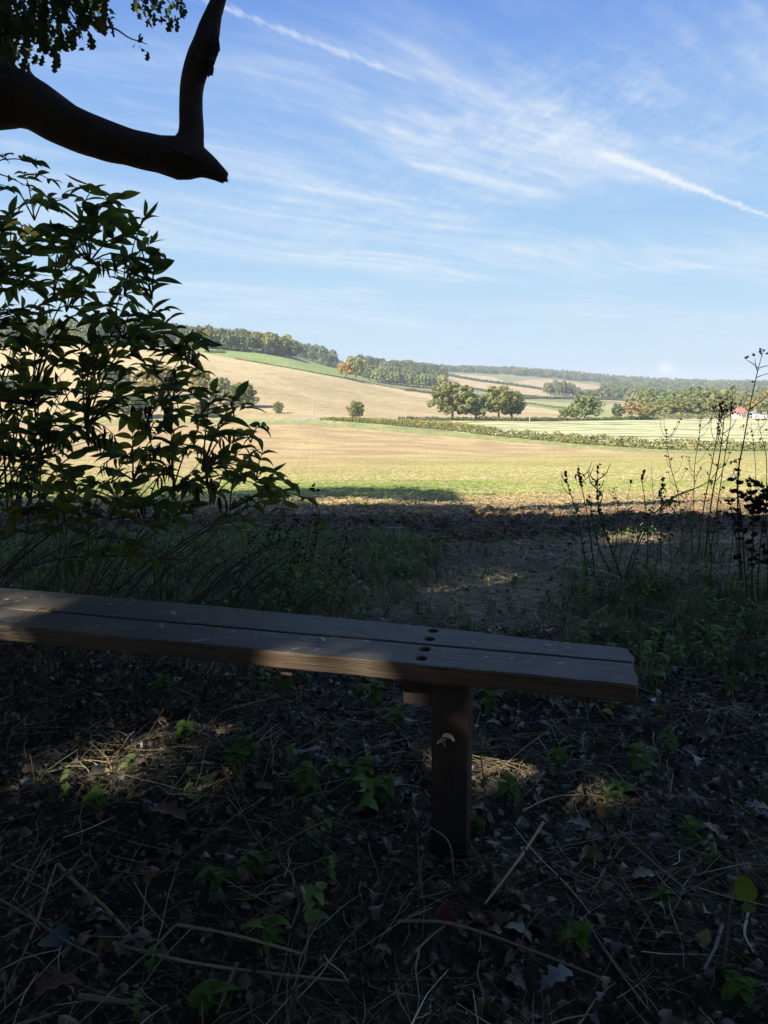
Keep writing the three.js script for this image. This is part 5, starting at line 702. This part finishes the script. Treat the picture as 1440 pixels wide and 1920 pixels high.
lay3('yellowish upright leaf right of centre at the bottom', 'yellow_leaf', 952, 1825, leaf({ L: 0.05, W: 0.013, n: 7, fold: 0.6, curl: 0.5 }), std([0.26, 0.20, 0.08], 0.8), 2.7, -1.0, 0.85, 0.01);
lay3('small ochre oval leaf at the lower right', 'yellow_leaf', 1318, 1790, leaf({ L: 0.045, W: 0.014, n: 6, fold: 0.2, curl: 0.3 }), std([0.24, 0.17, 0.06], 0.8), 2.5, -0.8, 0.85, 0.02);
lay3('brown folded leaf in the middle of the right foreground', 'folded_leaf', 1130, 1690, leaf({ L: 0.055, W: 0.017, n: 6, fold: 0.7, curl: 0.8 }), std([0.2, 0.12, 0.06], 0.8), 2.2, -0.6, 0.9, 0.02);
lay3('pale grey leaf lying near the right edge', 'grey_leaf', 1395, 1530, leaf({ L: 0.085, W: 0.03, n: 26, fold: 0.3, curl: 0.5, shape: oakShape }), greyLeaf, 1.4, -0.2, 0.85, 0.03);
lay3('broken pale bark chip lying right of the nettles', 'bark_chip', 550, 1432, leaf({ L: 0.09, W: 0.016, n: 6, fold: 0.5, curl: 0.1, shape: (t) => 0.7 + 0.3 * Math.sin(t * 9) }), std([0.30, 0.26, 0.22], 0.9), 1.9, -0.12, 1, 0.03, 'bark chip');
lay3('grey curled leaf at the bottom right of centre', 'grey_leaf', 1015, 1880, bigOak, greyLeaf, 2.1, -0.3, 0.7, 0.03);
lay3('yellow leaf on the ground beyond the bench end', 'yellow_leaf', 1128, 1345, leaf({ L: 0.05, W: 0.02, n: 6, fold: 0.2, curl: 0.5 }), yellowLeaf, 0.7, -0.2, 1, 0.03);
lay3('white papery leaf on the ground past the bench end', 'white_leaf', 1218, 1325, leaf({ L: 0.04, W: 0.016, n: 6, fold: 0.4, curl: 0.5 }), std([0.6, 0.6, 0.6], 0.8), 0.2, -0.4, 0.9, 0.03);
lay3('blue-green ivy leaf at the lower left', 'ivy_leaf', 85, 1780, leaf({ L: 0.08, W: 0.04, n: 8, fold: 0.2, curl: 0.5 }), std([0.03, 0.055, 0.05], 0.5), 1.2, -0.3, 0.9, 0.03);
{ // acorns
  const body = new THREE.SphereGeometry(0.008, 12, 9), cup = new THREE.SphereGeometry(0.0088, 12, 6, 0, 6.284, 0, 1.35); body.scale(1, 1.35, 1); const bm = std([0.16, 0.10, 0.055], 0.5), cm = std([0.10, 0.075, 0.05], 0.9);
  for (const [u, v, l] of [[284, 1733, 'round acorn at the left of centre foreground'], [184, 1880, 'acorn by the brown oak leaf at bottom left']]) { const p = on(u, v), t = thing('acorn', l, 'acorn', [p.x, p.y + 0.018, p.z], 1); t.rotation.z = 1.1; part('nut', body, bm, t); part('cup', cup, cm, t).position.y = 0.003; }
}
// debris on the seat
const onSeat = (label, name, u, v, g, m, yaw, tilt, s, cat = 'leaf') => { const p = benchPoint(u, v, 0.004), o = solo(name, g, m, label, cat); o.position.copy(p); o.rotation.set(tilt, yaw, 0, 'YXZ'); o.scale.setScalar(s); };
const scrap = leaf({ L: 0.03, W: 0.008, n: 6, fold: 0.5, curl: 1.1, twist: 0.6 });
onSeat('small orange oak leaf lying on the left of the seat', 'oak_leaf', 84, 1148, leaf({ L: 0.05, W: 0.016, n: 22, fold: 0.2, curl: 0.6, shape: oakShape }), std([0.42, 0.19, 0.03], 0.7), 1.9, -0.25, 0.9);
onSeat('grey curled scrap on the back plank, leftmost of the three', 'dry_leaf', 242, 1127, scrap, std([0.2, 0.18, 0.15], 0.9), 1.6, -0.1, 0.8);
onSeat('tiny grey scrap on the back plank, middle one', 'dry_leaf', 284, 1139, scrap, std([0.16, 0.14, 0.12], 0.9), 1.4, -0.1, 0.5);
onSeat('pale rolled scrap on the back plank by the gap', 'dry_leaf', 318, 1152, scrap, std([0.36, 0.34, 0.32], 0.9), 1.7, -0.15, 0.9);
onSeat('pale rolled scrap on the front plank by the gap', 'dry_leaf', 296, 1175, scrap, std([0.32, 0.28, 0.24], 0.9), 1.3, -0.15, 0.95);
onSeat('tiny white fleck on the middle of the front plank', 'dry_leaf', 478, 1197, scrap, std([0.45, 0.43, 0.40], 0.9), 1.0, 0, 0.35);
onSeat('reddish crumpled scrap on the front plank', 'dry_leaf', 566, 1199, scrap, std([0.36, 0.17, 0.11], 0.9), 0.8, -0.3, 0.6);
onSeat('pale green crumpled leaf right of the reddish scrap', 'dry_leaf', 596, 1201, leaf({ L: 0.03, W: 0.010, n: 8, fold: 0.5, curl: 1.0, shape: oakShape }), std([0.36, 0.40, 0.36], 0.9), 1.2, -0.3, 0.95);
onSeat('dark thin stalk beside the orange leaf on the seat', 'leaf_stalk', 68, 1149, tube([V(0, 0, 0), V(0.012, 0.008, 0), V(0.03, 0.006, 0)], [0.0012, 0.0012, 0.001], 4), twigM, 0.5, 0, 1, 'stalk');
onSeat('grey lichen-pale scrap behind the bolt holes', 'dry_leaf', 745, 1178, scrap, std([0.26, 0.24, 0.21], 0.9), 1.5, 0, 1.0);
{ // curled leaf caught on the front of the post
  const p = at(829, 1388, 1.665), t = thing('curled_leaf', 'pale curled leaf caught on the front of the bench post', 'leaf', [p.x, p.y, p.z]), m = std([0.62, 0.46, 0.27], 0.7); t.rotation.y = 0.24;
  part('blade', leaf({ L: 0.05, W: 0.0105, n: 16, fold: 0.45, curl: 1.5, shape: (q) => 0.55 + 0.45 * Math.sin(q * 3.1) }).applyMatrix4(mat4(V(-0.002, 0, 0.010), eul(-1.15, 0.75, 0.2), 1)), m, t);
  part('lobe', leaf({ L: 0.026, W: 0.008, n: 8, fold: 0.4, curl: 0.7 }).applyMatrix4(mat4(V(0.004, 0.002, 0.010), eul(-1.1, 0.6, 0), 1)), m, t);
  part('lobe', leaf({ L: 0.018, W: 0.006, n: 6, fold: 0.4, curl: 0.9 }).applyMatrix4(mat4(V(-0.002, 0, 0.008), eul(-0.5, -1.3, 0), 1)), m, t);
  part('stalk', tube([V(0, 0, 0.01), V(0.006, -0.012, 0.003), V(0.01, -0.02, -0.003)], [0.001, 0.001, 0.0008], 4), m, t);
}
// straws and sticks
const stickLine = (label, name, line, rad, m, lift = 0.03, cat = 'stick') => { const P = line.map(([u, v, h]) => { const p = on(u, v); if (h) { const D = -p.z; } p.y += lift; return p; }), o = P[0].clone(); const s = solo(name, tube(P.map((p) => p.clone().sub(o)), [rad, rad, rad * 0.85, rad * 0.7], 7, { rough: 0.12, freq: 30, steps: P.length * 6 }), m, label, cat); s.position.copy(o); return s; };
const st2 = std([0.22, 0.16, 0.095], 0.8), st3 = std([0.10, 0.077, 0.053], 0.85);
stickLine('thick bent straw at left running down right from its elbow', 'dry_straw', [[110, 1640], [150, 1682], [198, 1722], [268, 1802]], 0.0042, strawM);
stickLine('thin straw from the same elbow down to the left corner', 'dry_straw', [[106, 1642], [80, 1720], [64, 1768], [4, 1905]], 0.0034, st2);
stickLine('long pale straw lying across the lower left', 'dry_straw', [[214, 1791], [330, 1822], [450, 1842], [655, 1865]], 0.0036, strawM);
stickLine('kinked straw lying across the lower middle', 'dry_straw', [[332, 1763], [420, 1779], [500, 1800], [566, 1820]], 0.0036, strawM, 0.04);
stickLine('bent end of straw slanting down left from the kink', 'dry_straw', [[330, 1763], [290, 1805], [220, 1870]], 0.003, st2, 0.038);
stickLine('straw slanting in from the left edge', 'dry_straw', [[0, 1706], [80, 1756], [130, 1790], [186, 1816]], 0.003, st2);
stickLine('thin dark stem leaning down right below the nettles', 'dry_straw', [[418, 1462], [452, 1545], [478, 1600], [512, 1645]], 0.0022, st3, 0.05);
stickLine('pale crooked twig at centre bottom', 'pale_twig', [[566, 1684], [576, 1712], [592, 1748]], 0.0042, paleM);
stickLine('thick dry stem piece at bottom left', 'dry_straw', [[150, 1892], [220, 1902], [262, 1904]], 0.006, st2, 0.03);
stickLine('thin pale twig at the bottom middle', 'pale_twig', [[445, 1830], [425, 1880], [408, 1925]], 0.0035, st2);
stickLine('straw slanting up right in front of the right ground', 'dry_straw', [[1018, 1570], [985, 1622], [955, 1665], [908, 1728]], 0.0034, strawM, 0.045);
stickLine('arched straw lying across the bottom right of centre', 'dry_straw', [[745, 1757], [835, 1760], [920, 1785], [1000, 1815], [1140, 1872]], 0.0033, st2, 0.04);
stickLine('short straw joining the arched one from below', 'dry_straw', [[778, 1812], [806, 1784], [836, 1760]], 0.0028, st2, 0.035);
stickLine('thin sunlit straw right of the post foot', 'dry_straw', [[980, 1545], [1010, 1528], [1045, 1516], [1084, 1513]], 0.0024, std([0.34, 0.25, 0.13], 0.8), 0.04);
stickLine('long thin stem curving down the right of centre', 'dry_straw', [[1095, 1750], [1130, 1810], [1175, 1875], [1215, 1930]], 0.0026, st2, 0.04);
stickLine('thin straw running down right in the right foreground', 'dry_straw', [[1158, 1582], [1200, 1622], [1240, 1660], [1280, 1692]], 0.0022, st2, 0.04);
stickLine('pale stick lying near the weed stalks on the right', 'pale_twig', [[1060, 1076], [1090, 1080], [1130, 1086], [1164, 1100]], 0.006, paleM, 0.05);
stickLine('thin pale stick below the other near the weed stalks', 'pale_twig', [[1100, 1094], [1140, 1100], [1196, 1106]], 0.0035, paleM, 0.04);
stickLine('dark stick arching under the elder shrub behind the bench', 'dark_stick', [[20, 1105], [130, 1078], [250, 1075], [340, 1084]], 0.010, twigM, 0.12);
stickLine('pale bare twig lying under the elder', 'pale_twig', [[140, 984], [180, 996], [240, 992], [270, 984]], 0.005, std([0.2, 0.18, 0.15], 0.8), 0.1);
stickLine('small bright twigs at the lower right edge', 'pale_twig', [[1352, 1760], [1340, 1800], [1318, 1846]], 0.0035, std([0.25, 0.2, 0.17], 0.8), 0.035);
stickLine('pale twig curving at the far lower right', 'pale_twig', [[1400, 1738], [1394, 1780], [1410, 1812]], 0.003, paleM, 0.035);
// upright stubs and stems in the foreground
const upright = (label, line, D, rad, m) => S(label, line, D, rad, { name: 'dry_stalk', category: 'stalk', mat: m });
upright('upright cut stem left of centre in the foreground', [[398, 1552], [396, 1510], [395, 1470]], 2.02, 0.0034, st2);
upright('short upright pale stub in the left foreground', [[410, 1638], [413, 1600], [416, 1564]], 1.78, 0.0036, strawM);
upright('thin upright stem leaning at far left', [[100, 1565], [76, 1490], [56, 1412]], 2.0, 0.003, st2);
upright('short tan stub near the left edge', [[108, 1500], [106, 1460], [107, 1425]], 2.3, 0.0036, strawM);
upright('upright broken stick in front of the post', [[797, 1760], [790, 1680], [782, 1558]], 1.5, 0.0055, st3);
upright('thin stem rising close right of the post', [[904, 1580], [908, 1480], [896, 1390], [884, 1340]], 1.72, 0.0028, st3);
upright('pale leaning stem in the right foreground', [[1236, 1576], [1250, 1510], [1262, 1450]], 1.95, 0.0045, paleM);
upright('dark rough stem at the lower right', [[1348, 1930], [1355, 1830], [1366, 1740], [1372, 1656]], 1.28, 0.005, st3);
upright('thin dark upright stem right of the bench end', [[1268, 1500], [1270, 1430], [1262, 1380], [1258, 1340]], 2.1, 0.003, st3);
upright('thin bare stem at the right of the nettles', [[462, 1720], [470, 1660], [458, 1594]], 1.62, 0.003, st3);
upright('bent thin stalk leaning on the post foot', [[852, 1618], [842, 1580], [816, 1556], [802, 1548]], 1.58, 0.0028, st2);
upright('dark upright stem behind the far end of the bench', [[1180, 1500], [1172, 1440], [1166, 1390]], 2.2, 0.003, st3);
// young nettles and bramble seedlings
function sprout(label, u, v, hpx, n, mat, spread = 1, sc = 1, name = 'young_nettle') {
  const p = on(u, v), m = mpp(p), h = hpx * m, r = rng(Math.round(u * 7 + v)), t = thing(name, label, 'plant', [p.x, p.y, p.z], r() * 6), lean = rr(-0.15, 0.15, r), c = new THREE.CatmullRomCurve3([V(0, -0.01, 0), V(lean * h * 0.4, h * 0.5, 0.1 * h), V(lean * h, h * 0.95, 0.12 * h)]);
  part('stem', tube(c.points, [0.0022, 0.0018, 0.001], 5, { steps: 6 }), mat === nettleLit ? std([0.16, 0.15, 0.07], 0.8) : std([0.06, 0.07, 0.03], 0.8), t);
  for (let i = 0; i < n; i++) { const k = 1 - Math.floor(i / 2) / Math.max(1, Math.ceil(n / 2)) * 0.8, q = c.getPoint(k), a = i * Math.PI + Math.floor(i / 2) * 1.4; part('leaf', nettleG[i % 3], mat, t).applyMatrix4(mat4(q, eul(rr(-0.75, 0.25, r), a, rr(-0.4, 0.4, r)), sc * rr(0.6, 1.1, r) * spread * (k > 0.95 ? 0.75 : 1))); }
}
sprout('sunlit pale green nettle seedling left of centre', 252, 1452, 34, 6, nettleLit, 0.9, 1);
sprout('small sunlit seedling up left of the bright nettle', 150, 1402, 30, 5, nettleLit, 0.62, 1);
const SP = [[352, 1392, 26, 6, 'dim nettle above the sunlit patch'], [472, 1438, 40, 10, 'bushy nettle right of the sunlit patch'], [440, 1452, 34, 6, 'broad-leaved nettle just left of the bushy one'], [572, 1490, 44, 10, 'tall nettle in the middle of the left foreground'], [676, 1478, 34, 10, 'nettle left of the post under the bench'], [720, 1500, 30, 8, 'nettle closest to the left side of the post'], [630, 1460, 22, 6, 'low nettle between the two tall ones'], [490, 1640, 26, 6, 'small nettle in the near left foreground'], [410, 1670, 24, 6, 'dim nettle near the pale stub'], [500, 1780, 36, 8, 'dark nettle at the bottom left of centre'], [400, 1905, 36, 8, 'large-leaved nettle at the very bottom left'], [190, 1520, 22, 6, 'small nettle at left below the sunlit patch'], [310, 1300, 20, 6, 'small nettle under the seat at left'], [540, 1305, 30, 8, 'grassy nettle under the seat in the middle'], [700, 1330, 34, 10, 'leafy nettle under the seat left of the bearer'], [740, 1370, 24, 8, 'nettle by the bearer'], [920, 1340, 30, 8, 'nettle right of the post under the seat'], [945, 1510, 34, 8, 'nettle right of the post foot'], [880, 1560, 18, 5, 'tiny nettle at the post foot'], [1195, 1450, 36, 8, 'nettle on the right beyond the bench end'], [1250, 1420, 36, 6, 'thin nettle at the far right of the bench end'], [1044, 1440, 20, 6, 'small nettle in the right middle ground'], [1300, 1590, 34, 6, 'round-leaved nettle in the right foreground'], [1160, 1500, 20, 6, 'low nettle left of the round-leaved one'], [1080, 1780, 26, 6, 'dim nettle in the lower right'], [1235, 1700, 20, 5, 'low dark nettle in the lower right'], [1390, 1880, 34, 7, 'dim nettle in the bottom right corner'], [1360, 1310, 30, 8, 'nettle at the right frame edge'], [785, 1152, 26, 8, 'green nettle showing over the back plank'], [690, 1150, 20, 6, 'small nettle over the back plank'], [560, 1150, 26, 8, 'nettle above the back plank by the elder'], [640, 1135, 24, 8, 'pale nettle above the back plank in the grass']];
SP.forEach(([u, v, h, n, l]) => sprout(l, u, v, h * (v > 1200 ? 1.5 : 1), n + (v > 1250 ? 4 : 0), nettleM, 1, v > 1200 && u < 1000 ? 1.02 : 0.85));
{ // bright round bramble leaf at the lower right
  const p = on(1392, 1720), t = thing('bramble_seedling', 'bright yellow-green bramble seedling near the right edge', 'plant', [p.x, p.y, p.z]), round = leaf({ L: 0.055, W: 0.026, n: 14, fold: 0.12, curl: 0.3, shape: (q) => Math.pow(Math.sin(Math.PI * Math.pow(q, 0.75)), 0.6) * (0.95 + 0.05 * (Math.floor(q * 14) % 2)) }), a = at(1398, 1690, -p.z).sub(p);
  part('stem', tube([V(0, 0, 0), V(a.x * 0.5, a.y * 0.7, 0), a], [0.0018, 0.0015, 0.0012], 5), strawM, t);
  part('leaf', round, brightM, t).applyMatrix4(mat4(a, eul(-1.05, 2.9, 0.1), 1)); part('leaf', round, brightM, t).applyMatrix4(mat4(V(a.x * 0.4, a.y * 0.35, 0), eul(-0.3, 1.9, 0), 0.6));
}
renderer.render(scene, camera);
